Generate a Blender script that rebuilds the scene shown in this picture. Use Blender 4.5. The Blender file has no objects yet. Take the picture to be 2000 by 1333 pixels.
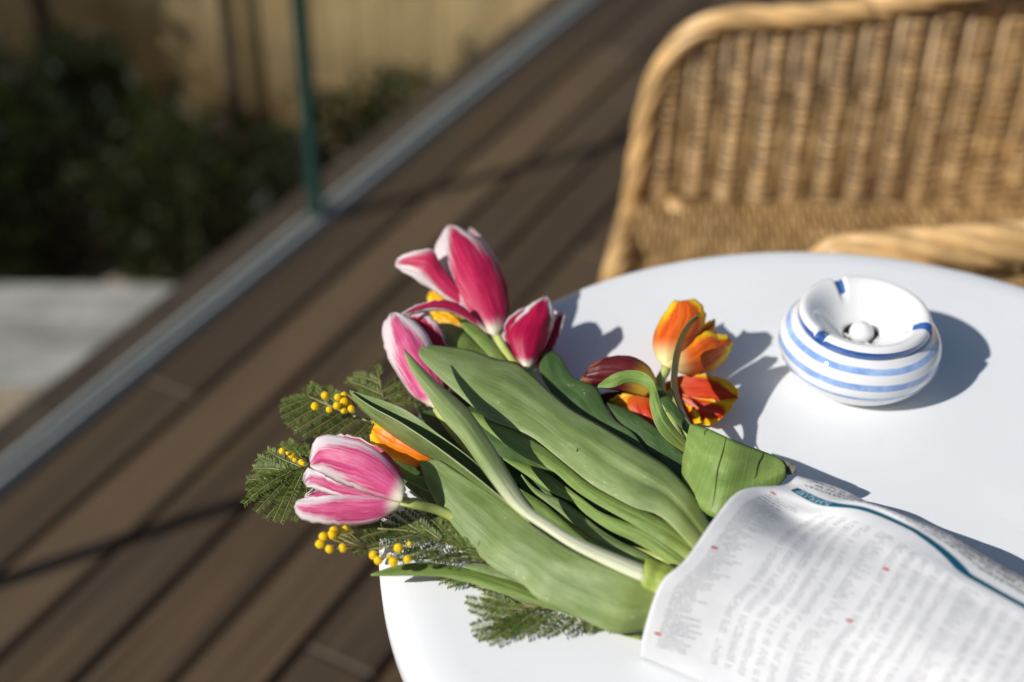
import bpy, math, random
import numpy as np
from mathutils import Vector, Matrix
random.seed(7); rng = np.random.default_rng(7)
S = bpy.context.scene
COL = S.collection
# ------------------------------------------------------------------ camera
TZ = 0.72                               # table top height
F_PX = 2778.0; PITCH = math.radians(36.8); ROLL = math.radians(0.8); CAM_Z = TZ + 0.594
fw = np.array([0, math.cos(PITCH), -math.sin(PITCH)]); up0 = np.array([0, math.sin(PITCH), math.cos(PITCH)])
CX = np.array([math.cos(ROLL), 0, 0]) + up0 * math.sin(ROLL)
CU = up0 * math.cos(ROLL) - np.array([math.sin(ROLL), 0, 0])
CC = np.array([0, 0, CAM_Z])
cam = bpy.data.cameras.new('camera'); cam_o = bpy.data.objects.new('camera', cam); COL.objects.link(cam_o)
cam.lens = 50.0; cam.sensor_width = 36.0; cam.clip_start = 0.05; cam.clip_end = 2000
m = Matrix.Identity(4)
for i in range(3):
    m[i][0] = CX[i]; m[i][1] = CU[i]; m[i][2] = -fw[i]; m[i][3] = CC[i]
cam_o.matrix_world = m
cam.dof.use_dof = True; cam.dof.focus_distance = 0.850; cam.dof.aperture_fstop = 2.8; cam.dof.aperture_blades = 0
S.camera = cam_o
# ------------------------------------------------------------------ light
SUN_AZ = math.radians(29.0); SUN_EL = math.radians(37.0)      # light travels towards SUN_AZ (from +x to +y)
W = bpy.data.worlds.new('World'); S.world = W; W.use_nodes = True
nt = W.node_tree; bg = nt.nodes['Background']; sky = nt.nodes.new('ShaderNodeTexSky')
sky.sky_type = 'NISHITA'; sky.sun_disc = False; sky.sun_elevation = SUN_EL
sun_dir = np.array([-math.cos(SUN_AZ) * math.cos(SUN_EL), -math.sin(SUN_AZ) * math.cos(SUN_EL), math.sin(SUN_EL)])
sky.sun_rotation = math.atan2(sun_dir[0], sun_dir[1])
nt.links.new(sky.outputs[0], bg.inputs[0]); bg.inputs[1].default_value = 0.066
sl = bpy.data.lights.new('sun', 'SUN'); sl.energy = 5.0; sl.angle = math.radians(0.53); sl.color = (1.0, 0.97, 0.935)
so = bpy.data.objects.new('sun', sl); COL.objects.link(so)
so.rotation_euler = Vector(sun_dir).to_track_quat('Z', 'Y').to_euler(); so.location = (-4, -3, 5)
S.view_settings.view_transform = 'Standard'; S.view_settings.look = 'None'
S.view_settings.exposure = 0.0; S.view_settings.gamma = 1.0
S.render.engine = 'CYCLES'; S.cycles.max_bounces = 10; S.cycles.transparent_max_bounces = 16
S.cycles.caustics_reflective = False; S.cycles.caustics_refractive = False
try: S.cycles.use_denoising = True
except Exception: pass

# ------------------------------------------------------------------ helpers
def ray(px, py): return (px - 1000) / F_PX * CX - (py - 666.5) / F_PX * CU + fw
def P(px, py, z):                       # photo pixel on the level plane z
    d = ray(px, py); return CC + d * ((z - CC[2]) / d[2])
def PY(px, py, y):                      # photo pixel on the upright plane y
    d = ray(px, py); return CC + d * (y / d[1])
def PD(px, py, D): return CC + ray(px, py) * D
def depth(px, py, z): return float((P(px, py, z) - CC) @ fw)
def norm(v): v = np.asarray(v, float); return v / (np.linalg.norm(v) + 1e-12)

def resample(pts, n, smooth=True):
    pts = np.asarray(pts, float)
    if smooth and len(pts) > 2:
        e = np.vstack([2 * pts[0] - pts[1], pts, 2 * pts[-1] - pts[-2]]); out = []
        for i in range(len(pts) - 1):
            a, b, c, d = e[i:i + 4]
            for t in np.linspace(0, 1, 10, endpoint=False):
                out.append(0.5 * (2 * b + (c - a) * t + (2 * a - 5 * b + 4 * c - d) * t * t + (3 * b - a - 3 * c + d) * t ** 3))
        out.append(pts[-1]); pts = np.array(out)
    s = np.concatenate([[0], np.cumsum(np.linalg.norm(np.diff(pts, axis=0), axis=1))])
    if s[-1] < 1e-9: return np.repeat(pts[:1], n, 0)
    t = np.linspace(0, s[-1], n)
    return np.stack([np.interp(t, s, pts[:, k]) for k in range(pts.shape[1])], 1)

def empty(name, loc, label=None, cat=None, group=None, kind=None):
    o = bpy.data.objects.new(name, None); COL.objects.link(o); o.location = tuple(loc); o.empty_display_size = 0.02
    tag(o, label, cat, group, kind); return o
def tag(o, label=None, cat=None, group=None, kind=None):
    if label: o['label'] = label
    if cat: o['category'] = cat
    if group: o['group'] = group
    if kind: o['kind'] = kind
    return o
def root_loc(o):
    v = Vector((0, 0, 0))
    while o is not None: v = v + o.location; o = o.parent
    return np.array(v)
def mesh(name, verts, faces, mat, parent=None, smooth=True, uv=None, solid=0, mats=None, midx=None, off=0):
    verts = np.asarray(verts, float)
    if parent is not None: verts = verts - root_loc(parent)
    me = bpy.data.meshes.new(name); me.from_pydata(verts.tolist(), [], [tuple(int(i) for i in f) for f in faces]); me.update()
    if smooth: me.polygons.foreach_set('use_smooth', [True] * len(me.polygons))
    if uv is not None:
        l = me.uv_layers.new(name='UVMap'); vi = np.empty(len(me.loops), int); me.loops.foreach_get('vertex_index', vi)
        l.data.foreach_set('uv', np.asarray(uv, float)[vi].ravel())
    for mm in (mats or [mat]): me.materials.append(mm)
    if midx is not None: me.polygons.foreach_set('material_index', list(midx))
    o = bpy.data.objects.new(name, me); COL.objects.link(o)
    if parent is not None: o.parent = parent
    if solid:
        md = o.modifiers.new('solid', 'SOLIDIFY'); md.thickness = solid; md.offset = off
    return o
def grid_faces(n, m, closed=False):
    f = []
    for i in range(n - 1):
        for j in range(m if closed else m - 1):
            k = (j + 1) % m
            f.append((i * m + j, i * m + k, (i + 1) * m + k, (i + 1) * m + j))
    return f
def tube_geo(pts, rad, sides=8, caps=True):
    pts = np.asarray(pts, float); n = len(pts); rad = np.broadcast_to(np.asarray(rad, float), (n,))
    T = np.gradient(pts, axis=0); T /= np.linalg.norm(T, axis=1)[:, None] + 1e-12
    ref = np.array([0, 0, 1.]) if abs(T[0][2]) < .9 else np.array([1., 0, 0])
    N = norm(np.cross(T[0], ref)); V = []
    for i in range(n):
        N = norm(N - T[i] * (N @ T[i])); B = np.cross(T[i], N)
        for k in range(sides):
            a = 2 * math.pi * k / sides; V.append(pts[i] + rad[i] * (math.cos(a) * N + math.sin(a) * B))
    Fc = grid_faces(n, sides, True)
    if caps: Fc += [tuple(range(sides))[::-1], tuple((n - 1) * sides + k for k in range(sides))]
    return np.array(V), Fc
def join(geos):
    V = []; Fc = []; o = 0
    for v, f in geos:
        V.append(np.asarray(v)); Fc += [tuple(i + o for i in q) for q in f]; o += len(v)
    return np.vstack(V), Fc
def tube(name, pts, rad, mat, parent, sides=8, n=None):
    pts = resample(pts, n) if n else np.asarray(pts, float)
    r = np.interp(np.linspace(0, 1, len(pts)), np.linspace(0, 1, len(np.atleast_1d(rad))), np.atleast_1d(rad))
    v, f = tube_geo(pts, r, sides); return mesh(name, v, f, mat, parent)
def box_geo(x0, x1, y0, y1, z0, z1, b=0):
    if b <= 0:
        V = [(x, y, z) for z in (z0, z1) for y in (y0, y1) for x in (x0, x1)]
        return np.array(V, float), [(0, 2, 3, 1), (4, 5, 7, 6), (0, 1, 5, 4), (2, 6, 7, 3), (0, 4, 6, 2), (1, 3, 7, 5)]
    V = []; rings = [(z0, 0), (z1 - b, 0), (z1, b)]
    for z, i in rings: V += [(x0 + i, y0 + i, z), (x1 - i, y0 + i, z), (x1 - i, y1 - i, z), (x0 + i, y1 - i, z)]
    Fc = grid_faces(3, 4, True) + [(3, 2, 1, 0), (8, 9, 10, 11)]
    return np.array(V, float), Fc
def lathe(prof, seg=96, a0=0.0):
    V = []
    for r, z in prof:
        for k in range(seg):
            a = 2 * math.pi * k / seg; V.append((r * math.cos(a), r * math.sin(a), z))
    return np.array(V), grid_faces(len(prof), seg, True)

# ------------------------------------------------------------------ materials
class NM:
    def __init__(s, name):
        s.m = bpy.data.materials.new(name); s.m.use_nodes = True; s.t = s.m.node_tree; s.t.nodes.clear()
        s.out = s.n('OutputMaterial')
    def n(s, t, **k):
        x = s.t.nodes.new('ShaderNode' + t)
        for a, b in k.items(): setattr(x, a, b)
        return x
    def lk(s, a, b): s.t.links.new(a, b)
    def val(s, sock, v):
        if hasattr(v, 'is_linked') or isinstance(v, bpy.types.NodeSocket): s.lk(v, sock)
        else: sock.default_value = v
    def math(s, op, a, b=0.0, c=None, clamp=False):
        x = s.n('Math', operation=op); x.use_clamp = clamp; s.val(x.inputs[0], a); s.val(x.inputs[1], b)
        if c is not None: s.val(x.inputs[2], c)
        return x.outputs[0]
    def mix(s, fac, a, b, blend='MIX'):
        x = s.n('Mix', data_type='RGBA', blend_type=blend); s.val(x.inputs[0], fac)
        for i, v in ((6, a), (7, b)): s.val(x.inputs[i], v if not isinstance(v, tuple) else (*v, 1.0)[:4])
        return x.outputs[2]
    def ramp(s, fac, stops, mode='LINEAR'):
        x = s.n('ValToRGB'); x.color_ramp.interpolation = mode; e = x.color_ramp.elements
        while len(e) < len(stops): e.new(0.5)
        for q, (p, c) in zip(e, stops):
            q.position = p; q.color = (*c, 1) if isinstance(c, tuple) else (c, c, c, 1)
        s.val(x.inputs[0], fac); return x.outputs[0]
    def smooth(s, v, a, b):
        x = s.n('MapRange', interpolation_type='SMOOTHSTEP'); s.val(x.inputs[0], v); x.inputs[1].default_value = a; x.inputs[2].default_value = b
        return x.outputs[0]
    def coord(s, which='Object', scale=(1, 1, 1), randoff=False):
        tc = s.n('TexCoord'); mp = s.n('Mapping'); s.lk(tc.outputs[which], mp.inputs[0]); mp.inputs[3].default_value = scale
        if randoff:
            oi = s.n('ObjectInfo'); cb = s.n('CombineXYZ'); r = s.math('MULTIPLY', oi.outputs['Random'], 37.0)
            for i in range(3): s.lk(r, cb.inputs[i])
            s.lk(cb.outputs[0], mp.inputs[1])
        return mp.outputs[0]
    def noise(s, vec, scale=5, detail=4, rough=.55):
        x = s.n('TexNoise'); s.lk(vec, x.inputs['Vector']); x.inputs['Scale'].default_value = scale
        x.inputs['Detail'].default_value = detail; x.inputs['Roughness'].default_value = rough; return x.outputs[0]
    def uv(s):
        x = s.n('UVMap'); x.uv_map = 'UVMap'; sp = s.n('SeparateXYZ'); s.lk(x.outputs[0], sp.inputs[0]); return x.outputs[0], sp.outputs[0], sp.outputs[1]
    def bump(s, h, strength=.3, dist=.001):
        b = s.n('Bump'); s.val(b.inputs['Height'], h); b.inputs['Strength'].default_value = strength; b.inputs['Distance'].default_value = dist; return b.outputs[0]
    def pbsdf(s, col, rough=.5, spec=.5, normal=None, **k):
        b = s.n('BsdfPrincipled'); s.val(b.inputs['Base Color'], col if not isinstance(col, tuple) else (*col, 1.0)[:4])
        s.val(b.inputs['Roughness'], rough); b.inputs['Specular IOR Level'].default_value = spec
        if normal is not None: s.lk(normal, b.inputs['Normal'])
        for a, v in k.items(): s.val(b.inputs[a.replace('_', ' ')], v)
        return b.outputs[0]
    def end(s, sh): s.lk(sh, s.out.inputs[0]); return s.m
    def leafy(s, col, rough, trans, normal=None, tcol=None, spec=.4):
        p = s.pbsdf(col, rough, spec, normal); t = s.n('BsdfTranslucent'); s.val(t.inputs[0], tcol if tcol is not None else col)
        if normal is not None: s.lk(normal, t.inputs[1])
        x = s.n('MixShader'); x.inputs[0].default_value = trans; s.lk(p, x.inputs[1]); s.lk(t.outputs[0], x.inputs[2]); return s.end(x.outputs[0])

def plain(name, col, rough=.5, spec=.5, var=.15, scale=30, bump=0, **k):
    a = NM(name); v = a.coord('Object'); n = a.noise(v, scale, 5)
    c = a.mix(a.smooth(n, .3, .7), tuple(x * (1 - var) for x in col), tuple(min(1, x * (1 + var)) for x in col))
    nb = a.bump(n, bump, .002) if bump else None
    return a.end(a.pbsdf(c, rough, spec, nb, **k))

def mat_leaf(name, dark, light, base, b0=.72, b1=1.05):
    a = NM(name); uvv, u, v = a.uv()
    mp = a.n('Mapping'); a.lk(uvv, mp.inputs[0]); mp.inputs[3].default_value = (85, 1.3, 1)
    oi = a.n('ObjectInfo'); cb = a.n('CombineXYZ'); a.lk(a.math('MULTIPLY', oi.outputs['Random'], 31), cb.inputs[2]); a.lk(cb.outputs[0], mp.inputs[1])
    st = a.noise(mp.outputs[0], 1.0, 3)                         # parallel veins
    mp2 = a.n('Mapping'); a.lk(uvv, mp2.inputs[0]); mp2.inputs[3].default_value = (2.5, 4, 1); a.lk(cb.outputs[0], mp2.inputs[1])
    bl = a.noise(mp2.outputs[0], 1.6, 5, .6)                    # bloom patches
    c = a.mix(a.smooth(bl, .3, .72), dark, light)
    c = a.mix(a.math('MULTIPLY', a.smooth(st, .45, .78), .2), c, tuple(min(1, x * 1.3 + .01) for x in light))
    c = a.mix(a.math('MULTIPLY', a.smooth(st, .5, .28), .22), c, tuple(x * .6 for x in dark))
    mp3 = a.n('Mapping'); a.lk(uvv, mp3.inputs[0]); mp3.inputs[3].default_value = (26, 60, 1); a.lk(cb.outputs[0], mp3.inputs[1])
    sc = a.noise(mp3.outputs[0], 1.0, 2)                        # pale scuffs of the waxy bloom
    c = a.mix(a.math('MULTIPLY', a.math('MULTIPLY', a.smooth(sc, .62, .72), a.smooth(bl, .52, .64)), .75), c, (.62, .66, .46))
    c = a.mix(a.math('MULTIPLY', a.smooth(v, b0, b1), .75 if b0 > .5 else .92), c, base)   # paler towards the stalk
    ed = a.smooth(a.math('ABSOLUTE', a.math('SUBTRACT', u, .5)), .478, .497)
    c = a.mix(a.math('MULTIPLY', ed, .55), c, (.50, .52, .30))            # thin pale margin
    nb = a.bump(a.math('ADD', st, a.math('MULTIPLY', bl, .9)), .45, .0008)
    return a.leafy(c, a.math('MULTIPLY_ADD', bl, .25, .34), .15, nb, a.mix(.5, c, (.30, .42, .04)), .38)
M_LEAF = mat_leaf('tulip_leaf', (.145, .215, .055), (.275, .355, .135), (.40, .48, .12))
M_LEAF2 = mat_leaf('tulip_leaf_fresh', (.145, .235, .038), (.25, .35, .085), (.46, .53, .11))
M_LEAFD = mat_leaf('tulip_leaf_deep_shade', (.04, .088, .022), (.09, .155, .044), (.2, .28, .06))  # dark leaf green; on the filler leaves it paints in shade

def mat_stem(name, c1, c2):
    a = NM(name); v = a.coord('Object'); n = a.noise(v, 60, 3)
    return a.leafy(a.mix(a.smooth(n, .3, .7), c1, c2), .38, .15, a.bump(n, .15, .0006))
M_STEM = mat_stem('tulip_stem', (.38, .45, .09), (.54, .60, .19))
M_STEMW = mat_stem('pale_stalk', (.60, .64, .36), (.74, .75, .52))

def mat_pink(name, deep, mid, pale, white_lo=.60, white_hi=.95, side=0.0):
    a = NM(name); uvv, u, v = a.uv()
    oi = a.n('ObjectInfo'); cb = a.n('CombineXYZ'); a.lk(a.math('MULTIPLY', oi.outputs['Random'], 31), cb.inputs[2])
    mp = a.n('Mapping'); a.lk(uvv, mp.inputs[0]); mp.inputs[3].default_value = (26, 2.0, 1); a.lk(cb.outputs[0], mp.inputs[1])
    st = a.noise(mp.outputs[0], 1.0, 4, .65)
    mp2 = a.n('Mapping'); a.lk(uvv, mp2.inputs[0]); mp2.inputs[3].default_value = (70, 5, 1); a.lk(cb.outputs[0], mp2.inputs[1])
    st2 = a.noise(mp2.outputs[0], 1.0, 3, .65)
    au = a.math('ABSOLUTE', a.math('MULTIPLY_ADD', u, 2.0, -1.0 - side))
    j = a.math('MULTIPLY', a.math('SUBTRACT', st, .5), .75); j2 = a.math('MULTIPLY', a.math('SUBTRACT', st2, .5), .55)
    jj = a.math('ADD', j, j2)
    c = a.mix(a.smooth(a.math('ADD', st, j2), .32, .68), deep, mid)
    c = a.mix(a.math('MULTIPLY', a.smooth(st2, .52, .74), .35), c, pale)
    # feathered white margin, wider towards the tip
    tipw = a.math('MULTIPLY', a.smooth(v, .45, 1.0), .38)
    e = a.math('ADD', a.math('ADD', a.math('MULTIPLY', au, a.math('MULTIPLY_ADD', v, .42, .62)), tipw), a.math('MULTIPLY', jj, .95))
    wm = a.smooth(e, white_lo + .10, white_hi - .16)
    tip = a.smooth(a.math('ADD', v, a.math('MULTIPLY', jj, .22)), .90, 1.0)
    bs = a.smooth(a.math('ADD', v, a.math('MULTIPLY', jj, .16)), .20, .07)
    w = a.math('MAXIMUM', a.math('MAXIMUM', wm, tip), bs)
    c2 = a.mix(bs, (.80, .74, .74), (.84, .82, .62))
    c = a.mix(a.math('MULTIPLY', w, .95), c, c2)
    nb = a.bump(a.math('ADD', st, st2), .22, .0007)
    return a.leafy(c, .38, .34, nb, c, .4)
M_PINK = mat_pink('pink_white_petal', (.46, .010, .065), (.68, .028, .125), (.80, .20, .33), .50, 1.02, .20)
M_PINKL = mat_pink('rose_white_petal', (.58, .035, .17), (.76, .15, .33), (.87, .58, .66), .38, .98)
M_CRIM = mat_pink('crimson_white_petal', (.36, .004, .04), (.58, .01, .085), (.68, .06, .16), .70, 1.08)

def mat_orange(name, core, mid, edge, base, lo=.45, hi=.95):
    a = NM(name); uvv, u, v = a.uv()
    oi = a.n('ObjectInfo'); cb = a.n('CombineXYZ'); a.lk(a.math('MULTIPLY', oi.outputs['Random'], 31), cb.inputs[2])
    mp = a.n('Mapping'); a.lk(uvv, mp.inputs[0]); mp.inputs[3].default_value = (13, 1.8, 1); a.lk(cb.outputs[0], mp.inputs[1])
    st = a.noise(mp.outputs[0], 1.0, 4, .6); j = a.math('MULTIPLY', a.math('SUBTRACT', st, .5), .55)
    au = a.math('ABSOLUTE', a.math('MULTIPLY_ADD', u, 2.0, -1.0))
    c = a.mix(a.smooth(st, .33, .68), core, mid)
    e = a.math('ADD', a.math('ADD', a.math('MULTIPLY', au, a.math('MULTIPLY_ADD', v, .6, .4)), a.math('MULTIPLY', a.smooth(v, .62, 1.0), .4)), a.math('MULTIPLY', j, .5))
    c = a.mix(a.smooth(e, lo, hi), c, edge)
    c = a.mix(a.smooth(a.math('ADD', v, a.math('MULTIPLY', j, .3)), .42, .1), c, base)
    return a.leafy(c, .38, .3, a.bump(st, .2, .0007), c, .35)
M_ORANGE = mat_orange('orange_petal', (.70, .085, .012), (.84, .20, .02), (.95, .66, .012), (.92, .80, .36), .50, .82)
M_RED = mat_orange('red_yellow_petal', (.50, .014, .006), (.74, .075, .010), (.95, .64, .008), (.62, .14, .02), .46, .72)
M_MAROON = mat_orange('maroon_petal', (.10, .012, .018), (.17, .02, .022), (.42, .10, .02), (.55, .36, .04), .8, 1.1)
M_AMBER = mat_orange('amber_petal', (.86, .20, .006), (.92, .33, .008), (.97, .60, .015), (.86, .22, .01), .35, .8)
M_YELLOW = mat_orange('yellow_petal', (.84, .42, .01), (.88, .52, .015), (.90, .62, .03), (.82, .66, .2))

def mat_wicker():
    a = NM('rattan'); v = a.coord('Object'); n = a.noise(v, 45, 4); n2 = a.noise(v, 260, 2); n3 = a.noise(v, 7, 3)
    c = a.ramp(n, [(.28, (.20, .11, .042)), (.5, (.44, .275, .112)), (.72, (.66, .45, .215))])
    c = a.mix(a.math('MULTIPLY', a.smooth(n2, .5, .75), .5), c, (.14, .08, .035)); c = a.mix(a.math('MULTIPLY', a.smooth(n3, .45, .72), .35), c, (.13, .075, .034))
    return a.end(a.pbsdf(c, .42, .45, a.bump(n2, .3, .001)))
M_WICK = mat_wicker()
M_CANE = plain('rattan_cane', (.56, .355, .15), .36, .5, .25, 22, .1)
def mat_deck():
    a = NM('deck_wood'); v = a.coord('Object', (1.2, 30, 30), True); g = a.noise(v, 1.6, 6, .65); v2 = a.coord('Object', (1.5, 4, 4), True); b = a.noise(v2, 1.5, 4)
    oi = a.n('ObjectInfo')
    c = a.mix(a.smooth(g, .3, .7), (.034, .020, .011), (.112, .068, .037))
    c = a.mix(a.math('MULTIPLY', a.smooth(b, .42, .72), .55), c, (.050, .036, .026))
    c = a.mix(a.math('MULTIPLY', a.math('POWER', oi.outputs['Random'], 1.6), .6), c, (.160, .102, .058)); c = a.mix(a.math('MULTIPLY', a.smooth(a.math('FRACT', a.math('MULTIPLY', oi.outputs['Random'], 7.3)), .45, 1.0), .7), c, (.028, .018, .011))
    v3 = a.coord('Object', (1, 1, 1), True); wv = a.n('TexWave', wave_type='BANDS', bands_direction='Y'); a.lk(v3, wv.inputs[0]); wv.inputs['Scale'].default_value = 40; wv.inputs['Distortion'].default_value = .3
    return a.end(a.pbsdf(c, .6, .4, a.bump(a.math('ADD', g, a.math('MULTIPLY', wv.outputs[0], .6)), .5, .0025)))
M_DECK = mat_deck()
M_ALU = plain('aluminium', (.46, .455, .44), .5, .4, .06, 40, .03, Metallic=.08)
M_DARK = plain('dark_trim_wood', (.05, .036, .026), .6, .4, .3, 12, .2)
M_SOIL = plain('shaded_underside', (.03, .025, .02), .9, .2, .3, 8, .3)
def mat_table():
    a = NM('white_lacquer'); v = a.coord('Object'); n = a.noise(v, 420, 2); n2 = a.noise(v, 9, 5)
    c = a.mix(a.smooth(n2, .35, .7), (.745, .755, .755), (.78, .79, .79))
    sp = a.noise(v, 300, 3, .7); sm = a.noise(v, 26, 4, .7)
    c = a.mix(a.math('MULTIPLY', a.smooth(sp, .72, .80), .35), c, (.42, .40, .36)); c = a.mix(a.math('MULTIPLY', a.smooth(sm, .58, .75), .16), c, (.60, .59, .57))
    return a.end(a.pbsdf(c, a.math('MULTIPLY_ADD', sm, .22, .28), .5, a.bump(n, .05, .0004)))
M_TABLE = mat_table()
M_GLAZE = plain('white_glaze', (.74, .735, .725), .03, .6, .02, 60, .015, Coat_Weight=.6)
def mat_blue(name, c1, c2):
    a = NM(name); v = a.coord('Object', (1, 1, 2)); n = a.noise(v, 55, 4, .6)
    return a.end(a.pbsdf(a.mix(a.smooth(n, .32, .68), c1, c2), .08, .6, None, Coat_Weight=.6))
M_BLUE = mat_blue('blue_glaze', (.10, .21, .52), (.27, .41, .70)); M_NAVY = mat_blue('deep_blue_glaze', (.02, .07, .24), (.055, .145, .40))
M_ASH = plain('dark_inside', (.02, .02, .02), .8, .2)
def mat_glass():
    a = NM('clear_glass'); t = a.n('BsdfTransparent'); t.inputs[0].default_value = (.95, .975, .96, 1)
    g = a.n('BsdfGlossy'); g.inputs['Roughness'].default_value = .02
    lw = a.n('LayerWeight'); lw.inputs[0].default_value = .5
    x = a.n('MixShader'); a.lk(a.math('MULTIPLY_ADD', a.math('POWER', lw.outputs['Facing'], 4.5), .5, .014), x.inputs[0]); a.lk(t.outputs[0], x.inputs[1]); a.lk(g.outputs[0], x.inputs[2]); return a.end(x.outputs[0])
M_GLASS = mat_glass()
def mat_gedge():
    a = NM('green_glass_edge'); return a.end(a.pbsdf((.007, .038, .033), .2, .4))
M_GEDGE = mat_gedge()
def mat_reed():
    a = NM('reed'); v = a.coord('Object', (1, 1, .03)); n = a.noise(v, 130, 2); v2 = a.coord('Object'); n2 = a.noise(v2, 6, 4)
    c = a.ramp(n, [(.3, (.50, .34, .165)), (.5, (.68, .50, .27)), (.72, (.80, .63, .38))])
    c = a.mix(a.math('MULTIPLY', a.smooth(n2, .5, .75), .4), c, (.50, .34, .17)); return a.end(a.pbsdf(c, .5, .4))
M_REED = mat_reed()
M_BARK = plain('bark', (.045, .034, .024), .85, .2, .4, 30, .5)
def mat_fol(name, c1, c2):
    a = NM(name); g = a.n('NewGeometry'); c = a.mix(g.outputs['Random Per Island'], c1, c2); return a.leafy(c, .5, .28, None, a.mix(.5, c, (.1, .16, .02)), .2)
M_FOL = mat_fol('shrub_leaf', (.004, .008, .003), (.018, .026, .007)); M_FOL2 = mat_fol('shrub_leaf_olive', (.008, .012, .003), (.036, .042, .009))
M_MIM = mat_fol('mimosa_leaflet', (.075, .115, .025), (.17, .22, .05)); M_MIMS = mat_stem('mimosa_stalk', (.22, .19, .07), (.34, .32, .12))
def mat_ball():
    a = NM('mimosa_flower'); v = a.coord('Object'); n = a.noise(v, 900, 2)
    c = a.mix(a.smooth(n, .35, .65), (.97, .66, .008), (1.0, .82, .04)); return a.leafy(c, .7, .3, a.bump(n, .4, .0005), c, .2)
M_BALL = mat_ball()
M_KERB = plain('concrete', (.33, .315, .30), .8, .3, .2, 10, .3)
M_SAND = plain('sandy_ground', (.26, .205, .15), .9, .2, .25, 14, .4)

# ------------------------------------------------------------------ ground, deck, kerb
GZ = -0.60
g = mesh('ground', [(-400, -400, GZ), (400, -400, GZ), (400, 400, GZ), (-400, 400, GZ)], [(0, 1, 2, 3)], M_SAND, smooth=False)
tag(g, 'pale sandy ground below the deck', None, None, 'structure')
CH = math.radians(62.36)                                    # direction of the deck boards and the glass channel
cd = np.array([math.cos(CH), math.sin(CH), 0]); cn = np.array([cd[1], -cd[0], 0])
O0 = P(0, 940, 0.0); O0[2] = 0                             # a point on the channel
def dk(a, o, z): return O0 + cd * a + cn * o + np.array([0, 0, z])
deck = empty('deck', dk(0, 0, 0), 'brown wooden deck of parallel boards under the table', None, None, 'structure')
def placed(name, geo, mat, parent, loc, rz=CH, smooth=False):
    me = bpy.data.meshes.get(name + '_mesh_' + str(hash(geo[0].tobytes()) % 10 ** 8))
    if me is None:
        me = bpy.data.meshes.new(name + '_mesh_' + str(hash(geo[0].tobytes()) % 10 ** 8)); me.from_pydata(geo[0].tolist(), [], geo[1]); me.update(); me.materials.append(mat)
    o = bpy.data.objects.new(name, me); COL.objects.link(o); o.parent = parent
    o.location = tuple(np.asarray(loc) - root_loc(parent)); o.rotation_euler = (0, 0, rz); return o
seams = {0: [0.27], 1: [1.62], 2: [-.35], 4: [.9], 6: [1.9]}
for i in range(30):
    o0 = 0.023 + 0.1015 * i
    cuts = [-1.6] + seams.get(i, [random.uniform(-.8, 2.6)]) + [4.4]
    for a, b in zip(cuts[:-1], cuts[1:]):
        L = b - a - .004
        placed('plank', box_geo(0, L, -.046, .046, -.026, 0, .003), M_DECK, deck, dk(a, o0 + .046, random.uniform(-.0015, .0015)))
placed('substructure', box_geo(-1.6, 4.4, -3.2, -.03, GZ + .004, -.05), M_SOIL, deck, dk(0, 0, 0))
kerb = empty('kerb', P(150, 700, GZ), 'low pale concrete kerb beyond the glass', None, None, 'structure')
kx0, kx1 = -2.6, -0.30
v, f = box_geo(kx0, kx1, 2.49, 2.62, GZ - .05, GZ + .10, .008); mesh('kerb_stone', v, f, M_KERB, kerb, smooth=False)
v, f = box_geo(kx0, kx1, 2.36, 2.487, GZ - .05, GZ + .025, .006); mesh('kerb_apron', v, f, M_KERB, kerb, smooth=False)

# ------------------------------------------------------------------ glass balustrade
bal = empty('glass_balustrade', dk(0, 0, 0), 'frameless clear glass railing standing in an aluminium floor channel', 'glass railing')
J1 = float((P(578, 420, 0) - O0) @ cd); J2 = J1 - 1.10
for s0, s1, z1 in ((-.0165, -.0085, .016), (.0085, .0165, .016)):
    v, f = box_geo(-1.6, 4.4, s0, s1, -.03, z1, .002)
    R = np.array([cd, cn, [0, 0, 1]]); mesh('channel_wall', v @ R + dk(0, 0, 0), [q[::-1] for q in f], M_ALU, bal, smooth=False)
v, f = box_geo(-1.6, 4.4, -.016, .016, -.032, .004); mesh('channel_base', v @ R + dk(0, 0, 0), [q[::-1] for q in f], M_ALU, bal, smooth=False)
v, f = box_geo(-1.6, 4.4, -.085, -.0185, -.20, .006, .003); mesh('edge_board', v @ R + dk(0, 0, 0), [q[::-1] for q in f], M_DARK, bal, smooth=False)
for a, b in ((J2 - 1.1, J2), (J2, J1), (J1, J1 + 1.1), (J1 + 1.1, J1 + 2.2)):
    v, f = box_geo(a + .0085, b - .0085, -.006, .006, .0045, 1.02)
    gp = mesh('glass_panel', v @ R + dk(0, 0, 0), [q[::-1] for q in f], None, bal, smooth=False, mats=[M_GLASS, M_GEDGE], midx=[1, 1, 0, 0, 1, 1])
for a in (J2, J1, J1 + 1.1):
    v, f = box_geo(a - .008, a + .008, -.0105, .0105, .0045, 1.018); mesh('joint_strip', v @ R + dk(0, 0, 0), [q[::-1] for q in f], M_GEDGE, bal, smooth=False)
    v, f = box_geo(a - .03, a + .03, -.0083, .0083, .0062, .013, .001); mesh('gasket', v @ R + dk(0, 0, 0), [q[::-1] for q in f], M_DARK, bal, smooth=False)

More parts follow.
